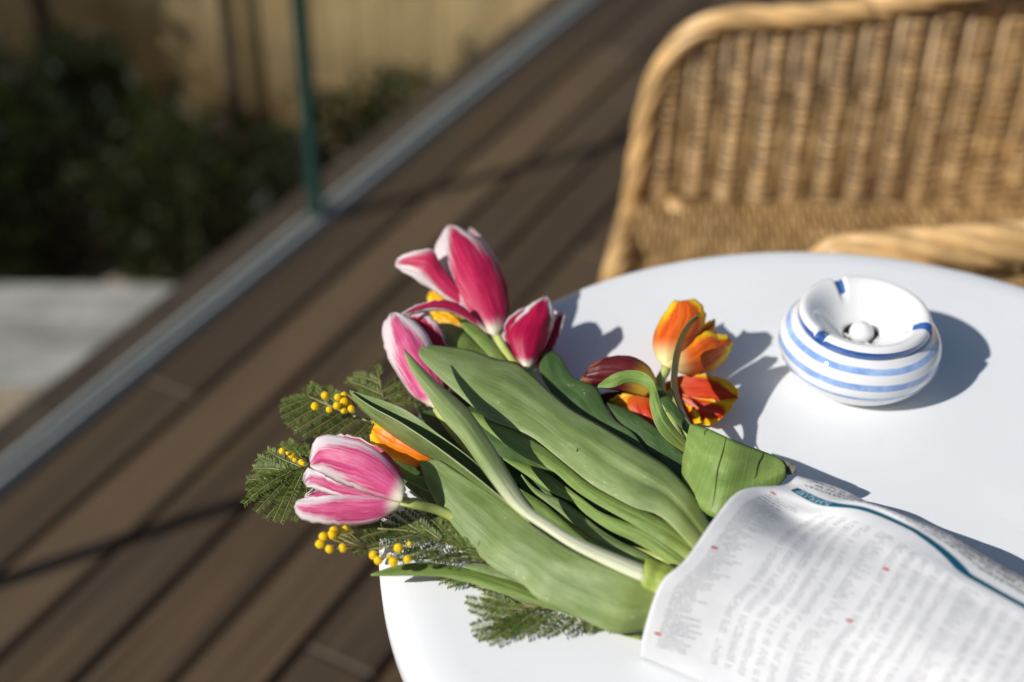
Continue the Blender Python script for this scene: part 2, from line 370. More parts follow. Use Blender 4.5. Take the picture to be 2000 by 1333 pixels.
# ------------------------------------------------------------------ reed fence, shrubs, trees beyond the glass
fence = empty('reed_fence', (-.9, 3.43, GZ), 'tan reed screen fence behind the shrubs beyond the glass', 'fence')
fd = np.array([-.906, .423, 0]); f0 = np.array([.10, 3.165, 0])               # runs back and to the left from its right end
geos = []; q = 0.0
while q < 3.0:
    r = random.uniform(.0035, .0058); p = f0 + fd * q + np.array([0, random.uniform(-.0012, .0012), 0]); l = random.uniform(-.012, .012)
    geos.append(tube_geo([p + (0, 0, GZ), p + np.array([l * .4, random.uniform(-.003, .003), .2]), p + np.array([l, 0, .95 + random.uniform(-.03, .03)])], [r, r * .95, r * .85], 6)); q += 1.62 * r
v, f = join(geos); tag(mesh('reeds', v, f, M_REED, fence), kind='stuff')
for z in (-.35, .0, .35, .7):
    tube('tie_wire', [f0 + fd * k + np.array([0, -.010, z]) for k in (0, 1.5, 3.0)], .0016, M_BARK, fence, 5)
for k in (-.03, 1.4, 2.9):
    p = f0 + fd * k + np.array([0, .035, 0]); tube('post', [p + (0, 0, GZ), p + (0, 0, .98)], .022, M_BARK, fence, 10)

def leaf_cloud(n, pos, size, mat, name, parent, spread=1.0):
    c = pos(n); d = rng.normal(size=(n, 3)); d[:, 2] = abs(d[:, 2]) * .6; d /= np.linalg.norm(d, axis=1)[:, None]
    a = np.cross(d, rng.normal(size=(n, 3))); a /= np.linalg.norm(a, axis=1)[:, None]; b = np.cross(a, d)
    s = (size * rng.uniform(.6, 1.3, n))[:, None]
    V = np.stack([c - a * s, c - b * s * .42 + d * s * .1, c + a * s, c + b * s * .42 + d * s * .1], 1).reshape(-1, 3)
    return mesh(name, V, [(4 * i, 4 * i + 1, 4 * i + 2, 4 * i + 3) for i in range(n)], mat, parent, smooth=False)
def shrub(x, y, rx, h, n, mat, label, size=.026, group='dark shrubs in front of the reed fence'):
    root = empty('shrub', (x, y, GZ), label, 'shrub', group)
    tops = []
    for k in range(7):
        a = random.uniform(0, 6.28); r = rx * random.uniform(.2, .9); hh = h * random.uniform(.55, 1.0)
        tp = np.array([x + r * math.cos(a), y + .5 * r * math.sin(a), GZ + hh]); tops.append(tp)
        tube('stem', [(x + .1 * r * math.cos(a), y + .05 * math.sin(a), GZ), (x + .5 * r * math.cos(a), y + .25 * r * math.sin(a), GZ + hh * .5), tp], [.007, .005, .002], M_BARK, root, 5)
    tops = np.array(tops)
    def pos(n):
        k = rng.integers(0, len(tops), n); t = rng.uniform(.0, 1.06, n) ** .8
        base = np.array([x, y, GZ]); p = base + (tops[k] - base) * t[:, None]
        return p + rng.normal(size=(n, 3)) * np.array([rx * .24, rx * .26, h * .07])
    tag(leaf_cloud(n, pos, size, mat, 'foliage', root), kind='stuff'); return root
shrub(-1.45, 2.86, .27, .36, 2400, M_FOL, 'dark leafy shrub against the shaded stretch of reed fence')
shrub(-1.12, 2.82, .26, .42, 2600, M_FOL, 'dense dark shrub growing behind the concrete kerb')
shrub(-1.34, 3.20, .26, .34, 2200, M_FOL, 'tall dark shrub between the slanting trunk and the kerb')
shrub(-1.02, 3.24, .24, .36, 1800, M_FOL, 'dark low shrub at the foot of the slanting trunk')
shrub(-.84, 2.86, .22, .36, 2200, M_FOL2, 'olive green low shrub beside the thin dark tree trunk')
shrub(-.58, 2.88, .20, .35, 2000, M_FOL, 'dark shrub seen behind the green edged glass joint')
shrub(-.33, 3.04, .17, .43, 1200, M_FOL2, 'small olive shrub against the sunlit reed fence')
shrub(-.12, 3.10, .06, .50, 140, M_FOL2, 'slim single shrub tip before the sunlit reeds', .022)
def tree(x, y, cz, cr, ch, n, label, trunk_r=.03, lean=(0, 0), leaf=.045, name='garden_tree'):
    root = empty(name, (x, y, GZ), label, 'tree', 'small trees beyond the deck')
    top = np.array([x + lean[0], y + lean[1], cz])
    tube('trunk', [(x, y, GZ - .02), (x + lean[0] * .35, y + lean[1] * .35, GZ + (cz - GZ) * .5), top], [trunk_r, trunk_r * .85, trunk_r * .55], M_BARK, root, 10, 14)
    cl = []
    for k in range(16):
        d = rng.normal(size=3); d /= np.linalg.norm(d); p = top + d * np.array([cr, cr, ch]) * rng.uniform(.3, .85); cl.append(p)
        tube('limb', [top - np.array([0, 0, ch * .5 * random.random()]), (top + p) / 2 + rng.normal(size=3) * .03, p], [trunk_r * .5, trunk_r * .3, trunk_r * .1], M_BARK, root, 5)
    cl = np.array(cl)
    def pos(n): return cl[rng.integers(0, len(cl), n)] + rng.normal(size=(n, 3)) * np.array([cr * .24, cr * .24, ch * .2])
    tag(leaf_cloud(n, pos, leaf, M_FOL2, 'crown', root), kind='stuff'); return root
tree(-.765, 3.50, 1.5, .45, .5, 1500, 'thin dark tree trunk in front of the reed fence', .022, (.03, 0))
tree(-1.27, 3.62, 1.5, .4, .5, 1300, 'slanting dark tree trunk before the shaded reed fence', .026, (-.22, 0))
tree(-3.69, 2.67, 1.75, .58, .95, 11000, 'dense evergreen tree out of view, put in to shade the reed fence', .06)  # unseen tree, crown placed and sized to darken the left of the fence

# ------------------------------------------------------------------ wicker chair
def build_chair():
    root = empty('wicker_armchair', (.46, 1.27, 0), 'honey coloured woven wicker armchair beyond the white table', 'armchair')
    YF, YN, XB = 1.50, 1.05, .80; RC = .17; XNF = .255
    rim_px = [(1228, 430), (1240, 360), (1252, 285), (1268, 205), (1290, 140), (1325, 88), (1375, 52), (1440, 36), (1520, 34), (1610, 28), (1690, 18), (1760, 2)]
    fr = [PY(a, b, YF) for a, b in rim_px]
    # plan path from far front round the back to the near front
    plan = [(fr[0][0], YF)]
    plan += [(XB - RC + RC * math.sin(a), YF - RC + RC * math.cos(a)) for a in np.linspace(0, math.pi / 2, 9)]
    plan += [(XB - RC + RC * math.cos(a), YN + RC - RC * math.sin(a)) for a in np.linspace(0, math.pi / 2, 9)] + [(XNF, YN)]
    plan = resample(np.array(plan), 240, False); s = np.concatenate([[0], np.cumsum(np.linalg.norm(np.diff(plan, axis=0), axis=1))]); Ls = s[-1]
    def at(u): return np.array([np.interp(u, s, plan[:, 0]), np.interp(u, s, plan[:, 1])])
    fu = [p[0] - fr[0][0] for p in fr]; fz = [p[2] for p in fr]
    zb = fz[-1] + .11
    tu = fu + [Ls * .44, Ls * .52, Ls * .60, Ls * .70, Ls * .82, Ls - .06, Ls - .025, Ls - .006, Ls]
    tz = fz + [zb, zb + .005, zb, zb - .06, .658, .630, .618, .58, .40]
    def top(u): return np.interp(u, tu, tz)
    SEAT = .425
    # rim: a twisted bundle of canes
    uu = np.array(tu); path = np.array([[*at(a), b] for a, b in zip(uu, tz)])
    front = [P(1212, 490, SEAT), P(1192, 570, SEAT - .002), P(1176, 650, SEAT - .004), P(1160, 760, SEAT - .008)]
    path = np.vstack([np.array(front[::-1]), path]); path = resample(path, 420)
    T = np.gradient(path, axis=0); T /= np.linalg.norm(T, axis=1)[:, None]
    A = np.cross(T, np.array([.3, -.5, .8])); A /= np.linalg.norm(A, axis=1)[:, None]; B = np.cross(T, A)
    arc = np.concatenate([[0], np.cumsum(np.linalg.norm(np.diff(path, axis=0), axis=1))])
    wide = np.interp(arc / arc[-1], [0, .62, .8, 1], [1, 1, 1.55, 1.55])
    for k in range(5):
        ph = 2 * math.pi * k / 5 + arc * 26
        off = (np.cos(ph)[:, None] * A + np.sin(ph)[:, None] * B) * (.0078 * wide)[:, None]
        v, f = tube_geo(path + off, .0062 * wide, 6); mesh('rim_cane', v, f, M_CANE, root)
    # weave of the wall
    geos = []; z = .30; k = 0; step = .0062; PIT = .039
    us = np.arange(.004, Ls, .0075)
    while z < zb:
        ok = top(us) > z + .004; i = 0
        while i < len(us):
            if not ok[i]: i += 1; continue
            j = i
            while j + 1 < len(us) and ok[j + 1]: j += 1
            if j - i > 2:
                u = us[i:j + 1]; p = np.array([at(q) for q in u]); t = np.gradient(p, axis=0); t /= np.linalg.norm(t, axis=1)[:, None] + 1e-9
                nn = np.stack([-t[:, 1], t[:, 0]], 1)
                amp = np.interp(u, [0, .06, .30, .42, .55, Ls], [.5, .9, 1, .35, .12, .3]) * np.interp(z, [.40, .46, .56, .64], [.3, .8, 1, .7]); cw = np.cos(2 * math.pi * u / PIT + .5 * np.sin(u * 9 + z * 6)); o = (.0012 + .0052 * amp) * cw + .0016 * (-1) ** k * np.cos(math.pi * u / PIT) + .002 * math.sin(z * 47) + random.uniform(-.0012, .0012)  # amp waves and thins the strands upper left to imitate shadow bands
                zz = z + np.array([random.uniform(-.0006, .0006) for _ in u]) + .0016 * np.sin(2 * math.pi * u / (PIT * 7) + k)
                geos.append(tube_geo(np.column_stack([p - nn * o[:, None], zz]), .0033 * random.uniform(.85, 1.1) * (1 - .78 * amp * np.clip(.5 - .9 * cw, 0, 1)), 5, False))
            i = j + 1
        z += step; k += 1
    v, f = join(geos); tag(mesh('wall_weave', v, f, M_WICK, root), kind='stuff')
    for u in np.arange(.02, Ls - .01, PIT):
        p = at(u); zt = top(u)
        if zt > .35: tube('rib', [(p[0], p[1], .29), (p[0], p[1], zt)], .004, M_WICK, root, 6)
    # seat weave
    geos = []; k = 0; x = 0.0
    fx = np.array([(fr[0][1], fr[0][0])] + [(p[1], p[0]) for p in front]); fx = fx[np.argsort(fx[:, 0])]
    while x < XB - fr[0][0] - .03:
        ya = np.linspace(YN + .012, YF - .012, 40); xs = fr[0][0] + x
        if xs > XB - RC:
            d = math.sqrt(max(1e-4, RC ** 2 - (xs - XB + RC) ** 2)); ya = np.linspace(YN + RC - d + .01, YF - RC + d - .01, 40)
        x0 = np.interp(ya, fx[:, 0], fx[:, 1]); sh = max(0.0, 1 - x / .45); xx = xs + (x0 - fr[0][0]) * sh + .010
        zz = SEAT - .010 + .0028 * np.cos(2 * math.pi * ya / .05 + (k % 2) * math.pi) + np.random.default_rng(k).normal(0, .0005, 40)
        geos.append(tube_geo(np.column_stack([xx, ya, zz]), .0031, 5, False)); x += .0064; k += 1
    v, f = join(geos); tag(mesh('seat_weave', v, f, M_WICK, root), kind='stuff')
    for y in np.arange(YN + .03, YF, .05): tube('seat_slat', [(fr[0][0], y, SEAT - .017), (XB - .03, y, SEAT - .017)], .0045, M_WICK, root, 6)
    for lx, ly in ((.20, YF - .02), (.28, YN + .02), (.74, YF - .08), (.74, YN + .08)):
        tube('leg', [(lx, ly, -.002), (lx, ly, SEAT - .005)], .016, M_CANE, root, 10)
    return root
build_chair()

# ------------------------------------------------------------------ table
TC = (0.223, 0.6215)
tab = empty('bistro_table', (TC[0], TC[1], 0), 'round white metal bistro table with a rolled edge', 'table')
prof = [(0.0005, 0), (.15, 0), (.272, 0), (.279, -.0003), (.286, -.0010), (.292, -.0020), (.2965, -.0034), (.2993, -.0055), (.3006, -.0085), (.301, -.012), (.3005, -.024), (.297, -.030), (.294, -.030), (.293, -.022), (.0005, -.020)]
v, f = lathe(prof, 192); v = v + np.array([TC[0], TC[1], TZ]); mesh('table_top', v, f, M_TABLE, tab)
v, f = lathe([(.03, -.020), (.028, -.05), (.024, -.08), (.024, -.66), (.03, -.70)], 32); mesh('column', v + np.array([TC[0], TC[1], TZ]), f, M_TABLE, tab)
v, f = lathe([(.0005, .035), (.035, .034), (.12, .020), (.19, .010), (.20, .005), (.20, -.002), (.0005, -.002)], 64); mesh('foot_plate', v + np.array([TC[0], TC[1], 0]), f, M_TABLE, tab)

# ------------------------------------------------------------------ ashtray
AC = np.array([.233, .765, TZ])
ash = empty('ashtray', AC, 'white ceramic ashtray with blue painted stripes on the white table', 'ashtray')
def body_r(z):
    zz = [0, .0015, .005, .010, .016, .022, .028, .033, .037, .040, .042]; rr = [.034, .038, .0437, .0487, .0522, .0538, .0537, .0520, .0492, .0462, .0435]
    return float(np.interp(z, zz, rr))
def smooth_prof(z0, z1, n):
    zs = np.linspace(z0, z1, 60); r = np.array([body_r(q) for q in zs]); k = np.ones(7) / 7; rs = np.convolve(np.pad(r, 3, mode='edge'), k, 'valid')
    q = np.linspace(z0, z1, n); return [(float(np.interp(a, zs, rs)), float(a)) for a in q]
pb = [(.0005, .0)] + smooth_prof(0, .042, 44) + [(.040, .0425), (.038, .041), (.036, .030), (.030, .010), (.0005, .006)]
v, f = lathe(pb, 128); zc = np.array([v[list(q), 2].mean() for q in f]); rc = np.array([np.hypot(*v[list(q), :2].mean(0)) for q in f])
ang = np.array([math.atan2(*v[list(q), 1::-1].mean(0)[::1]) for q in f])
def mat_bowl():
    a = NM('striped_glaze'); tc = a.n('TexCoord'); sp = a.n('SeparateXYZ'); a.lk(tc.outputs['Object'], sp.inputs[0]); n = a.noise(tc.outputs['Object'], 28, 3); n2 = a.noise(tc.outputs['Object'], 70, 4)
    z = a.math('ADD', sp.outputs[2], a.math('MULTIPLY', a.math('SUBTRACT', n, .5), .0016)); k = 0.0
    for s0, h0 in ((.0370, .0016), (.0272, .0023), (.0176, .0012)):
        k = a.math('MAXIMUM', k, a.smooth(a.math('ABSOLUTE', a.math('SUBTRACT', z, s0)), h0 + .0004, h0 - .0003))
    blue = a.mix(a.smooth(n2, .3, .7), (.17, .29, .58), (.36, .50, .75))
    return a.end(a.pbsdf(a.mix(k, (.745, .74, .73), blue), .03, .6, None, Coat_Weight=.6))
mesh('bowl', v + AC, f, mat_bowl(), ash)
pl = [(.0415, .0405), (.0432, .0425), (.0438, .0450), (.0434, .0480), (.0422, .0500), (.0405, .0510), (.0385, .0508), (.0355, .0495), (.0315, .0465), (.0275, .0425), (.0235, .0385), (.0190, .0350), (.0150, .0330), (.0125, .0325), (.0118, .0312), (.013, .0305), (.02, .033), (.03, .041), (.038, .044), (.0415, .0405)]
seg = 180; v, f = lathe(pl, seg)
def ang_of(px, py): w = P(px, py, TZ + .05) - AC; return math.atan2(w[1], w[0])
notch = [ang_of(1646, 556), ang_of(1608, 650), ang_of(1797, 636)]
midx = []
for i, q in enumerate(f):
    c = v[list(q)].mean(0); a = math.atan2(c[1], c[0]); r = math.hypot(c[0], c[1])
    isn = any(abs((a - b + math.pi) % (2 * math.pi) - math.pi) < .10 for b in notch) and r > .0325 and c[2] > .0445
    rim = r > .0415 and c[2] < .0488
    midx.append(1 if (isn or rim) else 0)
for i in range(len(v)):
    a = math.atan2(v[i][1], v[i][0]); r = math.hypot(v[i][0], v[i][1])
    dn = min(abs((a - b + math.pi) % (2 * math.pi) - math.pi) for b in notch)
    if r > .031 and v[i][2] > .046 and dn < .10: v[i][2] -= .0034 * min(1, (.105 - dn) / .03)
lid = mesh('lid', v + AC, f, None, ash, mats=[M_GLAZE, M_NAVY], midx=midx)
v, f = lathe([(.0005, .0245)] + [(.0082 * math.cos(a), .0325 + .0082 * math.sin(a)) for a in np.linspace(-1.4, 1.4, 14)] + [(.0005, .0408)], 40); mesh('knob', v + AC, f, M_GLAZE, lid)
for k in range(3):
    a = k * 2.094 + .9; tube('bridge', [AC + np.array([.006 * math.cos(a), .006 * math.sin(a), .0275]), AC + np.array([.0128 * math.cos(a), .0128 * math.sin(a), .0300])], .0018, M_GLAZE, lid, 8)

# ------------------------------------------------------------------ flower helpers (photo pixels give direction, height above the table gives distance)
def hz(h, n): h = np.atleast_1d(h).astype(float); return np.interp(np.linspace(0, 1, n), np.linspace(0, 1, len(h)), h)
o_grid = {}
def leaf(root, L, R, h, mat=None, camber=.25, vfold=0.0, hr=None, n=40, m=17, wave=.0015, name='leaf', seed=None, swap=False):
    """L, R: the two margins from tip to base in photo pixels; h heights of L (hr of R) above the table"""
    rg = np.random.default_rng(seed if seed is not None else int(abs(L[0][0] * 7 + L[0][1])))
    l = resample(L, n); r = resample(R, n); hl = hz(h, n); hrr = hz(hr if hr is not None else h, n)
    ph = rg.uniform(0, 6, 4); V = []; U = []; wave0 = wave
    for i in range(n):
        t = i / (n - 1); wave = wave0 * min(1, (np.linalg.norm(r[i] - l[i]) / 75) ** 1.3)
        a = P(l[i][0], l[i][1], TZ + hl[i] + wave * math.sin(9 * t + ph[0])); b = P(r[i][0], r[i][1], TZ + hrr[i] + wave * math.sin(8 * t + ph[1]))
        w = np.linalg.norm(b - a)
        for j in range(m):
            u = j / (m - 1); q = 2 * u - 1; p = a + (b - a) * u; d = norm(CC - p); d = norm(d + np.array([0, 0, .35]))
            off = camber * w * .5 * (1 - q * q) - vfold * w * .5 * (1 - abs(q)) ** 1.3
            off += wave * .5 * math.sin(7 * t + 3 * q + ph[2]) * (1 - q * q) + w * (1 - abs(q)) * (.005 * math.cos(9.4 * q + ph[3] + 1.5 * t) - .04 * math.exp(-(q / .12) ** 2) * t)
            V.append(p + d * off); U.append((.04 + .92 * t, .65 * u) if swap else (u, t))
    o = mesh(name, V, grid_faces(n, m), mat or M_LEAF, root, True, U, .0006); o_grid[name] = np.array(V).reshape(n, m, 3); return o
def petal(root, L, R, hb, ht, mat, bulge=.6, dd=0.0, n=24, m=15, ripple=.0006, tipcurl=0.0, name='petal'):
    """L, R: margins from base to tip; hb, ht height of base and tip"""
    l = resample(L, n); r = resample(R, n); rg = np.random.default_rng(int(abs(L[-1][0] * 13 + R[1][1])))
    for e in (l, r): e[n // 2:] += rg.normal(0, 1.1, (n - n // 2, 2))
    bx, by = (l[0] + r[0]) / 2; tx, ty = (l[-1] + r[-1]) / 2
    D0 = depth(bx, by, TZ + hb) + dd; D1 = depth(tx, ty, TZ + ht) + dd; V = []; U = []; ph = rg.uniform(0, 6, 4)
    for i in range(n):
        t = i / (n - 1); D = D0 + (D1 - D0) * t
        hw = np.linalg.norm(r[i] - l[i]) / 2 / F_PX * D
        for j in range(m):
            u = j / (m - 1); q = 2 * u - 1; px = l[i] + (r[i] - l[i]) * u
            off = bulge * hw * (1 - q * q) + ripple * (math.sin(10 * q + ph[0] + 2 * t) + .7 * math.sin(17 * q + ph[1])) * t + ripple * 2.2 * math.sin(14 * t + ph[2]) * q * q * t
            off -= tipcurl * max(0, t - .75) ** 2 * 16 * hw
            V.append(PD(px[0], px[1], D - off)); U.append((u, t))
    return mesh(name, V, grid_faces(n, m), mat, root, True, U, .00045)
def stem(root, pts, r, mat=None, name='stem'):
    return tube(name, [P(a, b, TZ + h) for a, b, h in pts], r, mat or M_STEM, root, 12, 30)
def tulip(px, py, h, label): return empty('tulip', P(px, py, TZ + h), label, 'tulip', 'tulips in the newspaper bouquet')

# --- tulip 1: the big splayed pink and white one
t1 = tulip(967, 655, .03, 'splayed pink tulip with wide white margins, topmost flower of the bouquet')
petal(t1, [(962, 656), (925, 630), (896, 596), (869, 559), (852, 522), (849, 484), (859, 461), (872, 441)], [(968, 658), (984, 643), (992, 609), (987, 576), (977, 532), (957, 491), (930, 464), (900, 446), (880, 441)], .030, .058, M_PINK, .62)
petal(t1, [(950, 645), (912, 612), (882, 591), (852, 573), (811, 546), (772, 519)], [(955, 640), (915, 585), (880, 545), (856, 510), (849, 491), (828, 487), (784, 500), (772, 515)], .030, .058, M_PINK, .35, .010, tipcurl=.3)
petal(t1, [(955, 655), (933, 637), (903, 620), (876, 610), (842, 607), (801, 616), (783, 614)], [(955, 648), (925, 618), (900, 597), (878, 588), (859, 586), (811, 597), (783, 612)], .032, .052, M_PINK, .45, .004)
petal(t1, [(966, 655), (950, 600), (930, 540), (915, 480), (912, 452), (918, 446)], [(972, 655), (993, 612), (990, 560), (975, 515), (952, 478), (938, 462), (924, 447)], .030, .058, M_PINK, -.5, .022)
petal(t1, [(958, 652), (915, 610), (880, 560), (862, 515), (860, 480), (872, 458)], [(966, 655), (962, 600), (940, 540), (915, 490), (895, 462), (880, 458)], .030, .058, M_PINK, -.5, .026)
stem(t1, [(966, 650, .028), (980, 675, .028), (1000, 706, .026), (1080, 800, .016), (1230, 960, .018), (1420, 1085, .022), (1560, 1150, .022)], [.0030, .0034, .0036])
# --- tulip 2: half hidden pink one left of it
t2 = tulip(850, 795, .03, 'upright pink tulip half hidden behind the narrow curving leaf')
petal(t2, [(852, 800), (818, 782), (801, 768), (778, 734), (757, 694), (747, 660), (751, 630), (762, 613)], [(856, 792), (868, 760), (866, 730), (858, 700), (845, 673), (828, 646), (805, 623), (775, 611)], .024, .048, M_PINKL, .6)
petal(t2, [(856, 795), (835, 740), (812, 690), (795, 645), (785, 622)], [(862, 790), (882, 740), (876, 700), (868, 660), (852, 628), (830, 612), (800, 612)], .024, .046, M_CRIM, .25, .012)
petal(t2, [(852, 800), (800, 750), (775, 700), (765, 650), (785, 622)], [(860, 795), (880, 740), (880, 690), (860, 640), (820, 615)], .024, .046, M_PINKL, -.5, .024)
stem(t2, [(853, 798, .022), (900, 860, .016), (1000, 960, .014), (1180, 1060, .016), (1400, 1120, .022), (1540, 1180, .022)], [.003, .0035])
# --- tulip 3: deep crimson bud on the right
t3 = tulip(1028, 724, .025, 'deep crimson tulip bud with a pale lip, leaning over the white table')
petal(t3, [(1028, 722), (1005, 695), (992, 660), (995, 640), (1012, 618), (1033, 597), (1062, 580)], [(1032, 722), (1052, 700), (1071, 664), (1083, 622), (1081, 606), (1075, 589), (1068, 580)], .026, .046, M_CRIM, .6)
petal(t3, [(1034, 726), (1060, 690), (1074, 655), (1081, 625), (1088, 612), (1100, 609)], [(1038, 727), (1065, 704), (1088, 664), (1100, 632), (1103, 615), (1103, 610)], .025, .042, M_CRIM, .3, .008)
petal(t3, [(1026, 724), (1000, 690), (984, 655), (990, 625), (1010, 608), (1035, 602)], [(1030, 724), (1028, 690), (1020, 660), (1022, 630), (1034, 612), (1040, 602)], .025, .044, M_CRIM, .3, .010)
petal(t3, [(1030, 726), (1000, 690), (992, 650), (1010, 610), (1050, 590)], [(1038, 727), (1075, 690), (1092, 645), (1092, 615), (1070, 592)], .025, .044, M_CRIM, -.55, .022)
stem(t3, [(1032, 722, .024), (1070, 780, .014), (1200, 900, .014), (1380, 1030, .022), (1560, 1130, .024)], [.003, .0035])
# --- tulip 4: pale pink at the left, nearest the table edge
t4 = tulip(787, 977, .040, 'pale pink and white tulip lying out over the table edge above yellow mimosa')
petal(t4, [(785, 982), (744, 973), (698, 958), (658, 942), (625, 922), (606, 912)], [(787, 968), (793, 955), (784, 935), (770, 914), (744, 886), (711, 866), (674, 855), (641, 850), (622, 856), (608, 876), (604, 905)], .044, .046, M_PINKL, .55)
petal(t4, [(783, 988), (747, 1013), (708, 1025), (658, 1026), (608, 1021), (582, 1010), (575, 992)], [(785, 978), (750, 973), (691, 968), (632, 969), (592, 974), (577, 984)], .038, .034, M_PINKL, .5)
petal(t4, [(780, 980), (740, 985), (690, 975), (645, 965), (615, 955), (600, 950)], [(782, 974), (740, 962), (690, 950), (650, 938), (620, 920), (602, 914), (593, 922), (592, 938)], .042, .039, M_PINKL, .2, .012)
petal(t4, [(782, 982), (740, 1000), (690, 995), (640, 985), (605, 978), (596, 972)], [(782, 974), (740, 950), (690, 940), (640, 940), (615, 950), (598, 966)], .042, .039, M_PINKL, -.3, .022)
petal(t4, [(785, 976), (750, 930), (710, 885), (670, 865), (640, 862)], [(790, 966), (785, 925), (755, 885), (715, 862), (690, 852), (665, 848)], .044, .046, M_PINK, -.35, .024)
stem(t4, [(783, 978, .040), (815, 987, .036), (866, 1001, .026), (980, 1060, .014), (1150, 1120, .012), (1330, 1160, .018), (1480, 1220, .022)], [.0027, .003, .0034])
# --- tulip 5: amber bud between
t5 = tulip(845, 900, .028, 'amber orange tulip bud with a frilled yellow tip tucked under a folded leaf')
petal(t5, [(852, 898), (823, 909), (806, 911), (757, 892), (731, 875), (723, 855), (727, 842)], [(850, 880), (820, 858), (790, 840), (765, 826), (745, 824), (732, 832)], .022, .026, M_AMBER, .55)
petal(t5, [(850, 890), (800, 870), (760, 850), (738, 836), (729, 822), (725, 810)], [(850, 878), (800, 850), (770, 832), (758, 828), (746, 822), (736, 818), (728, 808)], .024, .030, M_YELLOW, .2, .004, ripple=.002)
petal(t5, [(850, 900), (806, 905), (765, 885), (740, 865)], [(852, 880), (815, 845), (770, 825), (740, 828)], .022, .026, M_AMBER, -.5, .016)
stem(t5, [(848, 892, .02), (900, 925, .014), (1020, 1010, .012), (1200, 1090, .014), (1420, 1150, .022)], [.003, .0034])
# --- tulip 6: yellow one behind the big tulip
t6 = tulip(880, 640, .018, 'small yellow tulip peeping out below the topmost pink flower')
petal(t6, [(905, 655), (870, 645), (845, 620), (835, 592), (836, 570)], [(905, 640), (905, 615), (890, 590), (868, 572), (846, 568)], .016, .022, M_YELLOW, .5)
petal(t6, [(905, 655), (875, 655), (852, 640), (846, 622), (850, 610)], [(905, 645), (895, 625), (880, 612), (868, 608), (858, 606)], .016, .020, M_YELLOW, .4, -.004)
petal(t6, [(905, 655), (868, 640), (848, 610), (845, 580)], [(908, 645), (905, 610), (885, 585), (860, 572)], .014, .020, M_YELLOW, -.5, .014)
stem(t6, [(903, 648, .014), (960, 720, .010), (1100, 860, .010), (1300, 1020, .018), (1480, 1120, .02)], [.003, .0034])
# --- tulip 7: upright orange, right
t7 = tulip(1303, 714, .03, 'orange tulip with yellow tips standing above its fellows near the ashtray')
petal(t7, [(1298, 716), (1283, 700), (1275, 672), (1280, 645), (1296, 620), (1306, 600), (1318, 587), (1328, 588)], [(1306, 718), (1325, 700), (1345, 672), (1368, 648), (1378, 622), (1374, 602), (1356, 584), (1344, 590), (1336, 600)], .030, .044, M_ORANGE, .6)
petal(t7, [(1303, 717), (1340, 733), (1383, 727), (1410, 708), (1424, 692), (1430, 672)], [(1303, 711), (1330, 690), (1350, 672), (1368, 655), (1382, 648), (1400, 652), (1422, 656)], .028, .028, M_ORANGE, .55, -.006)
petal(t7, [(1303, 715), (1335, 700), (1365, 680), (1385, 655), (1394, 640), (1398, 628)], [(1303, 712), (1330, 680), (1352, 655), (1370, 638), (1385, 628), (1395, 622)], .030, .036, M_RED, .3, .008)
petal(t7, [(1300, 716), (1280, 690), (1280, 650), (1300, 610), (1335, 595)], [(1308, 716), (1345, 720), (1395, 700), (1410, 665), (1380, 630)], .028, .036, M_RED, -.5, .022)
stem(t7, [(1303, 712, .028), (1298, 728, .026), (1288, 748, .022), (1300, 800, .014), (1350, 900, .012), (1430, 1010, .018), (1560, 1110, .024)], [.0034, .0036])
# --- tulip 8: open red and yellow, lower right
t8 = tulip(1330, 770, .014, 'open red tulip with bright yellow petal edges lying beside the folded leaf')
petal(t8, [(1300, 765), (1330, 785), (1375, 795), (1415, 795), (1436, 786)], [(1300, 750), (1328, 735), (1383, 733), (1425, 747), (1445, 768)], .016, .018, M_RED, .15, .008)
petal(t8, [(1305, 775), (1325, 805), (1355, 822), (1385, 829), (1402, 824)], [(1310, 760), (1350, 775), (1395, 782), (1432, 788), (1415, 812)], .010, .012, M_RED, -.35, .0)
petal(t8, [(1295, 775), (1300, 805), (1320, 826), (1345, 834)], [(1305, 765), (1335, 785), (1362, 806), (1372, 826)], .008, .010, M_RED, -.3, .004)
petal(t8, [(1310, 770), (1335, 800), (1370, 820), (1400, 815)], [(1310, 760), (1340, 745), (1390, 750), (1425, 775)], .008, .008, M_RED, -.4, .012)
stem(t8, [(1308, 768, .012), (1330, 830, .010), (1400, 950, .012), (1540, 1080, .02)], [.0034, .0036])
# --- tulip 9: dark maroon left of them
t9 = tulip(1230, 770, .014, 'dark maroon tulip with a yellow heart behind the arching leaf')
petal(t9, [(1262, 775), (1215, 765), (1170, 757), (1140, 748), (1136, 738)], [(1285, 750), (1275, 728), (1263, 712), (1235, 697), (1199, 695), (1164, 708), (1145, 724)], .024, .028, M_MAROON, .5)
petal(t9, [(1262, 770), (1225, 768), (1200, 776), (1188, 782)], [(1262, 790), (1240, 812), (1215, 805), (1195, 792)], .016, .012, M_YELLOW, .1)
petal(t9, [(1240, 765), (1225, 785), (1235, 812), (1262, 832), (1287, 842)], [(1275, 765), (1290, 785), (1300, 805), (1302, 825), (1295, 842)], .018, .010, M_RED, .3)
petal(t9, [(1270, 760), (1230, 762), (1180, 768), (1165, 772)], [(1270, 780), (1230, 800), (1190, 795), (1170, 782)], .010, .010, M_MAROON, -.3)
stem(t9, [(1268, 770, .012), (1300, 840, .010), (1390, 960, .012), (1540, 1090, .02)], [.0034, .0036])

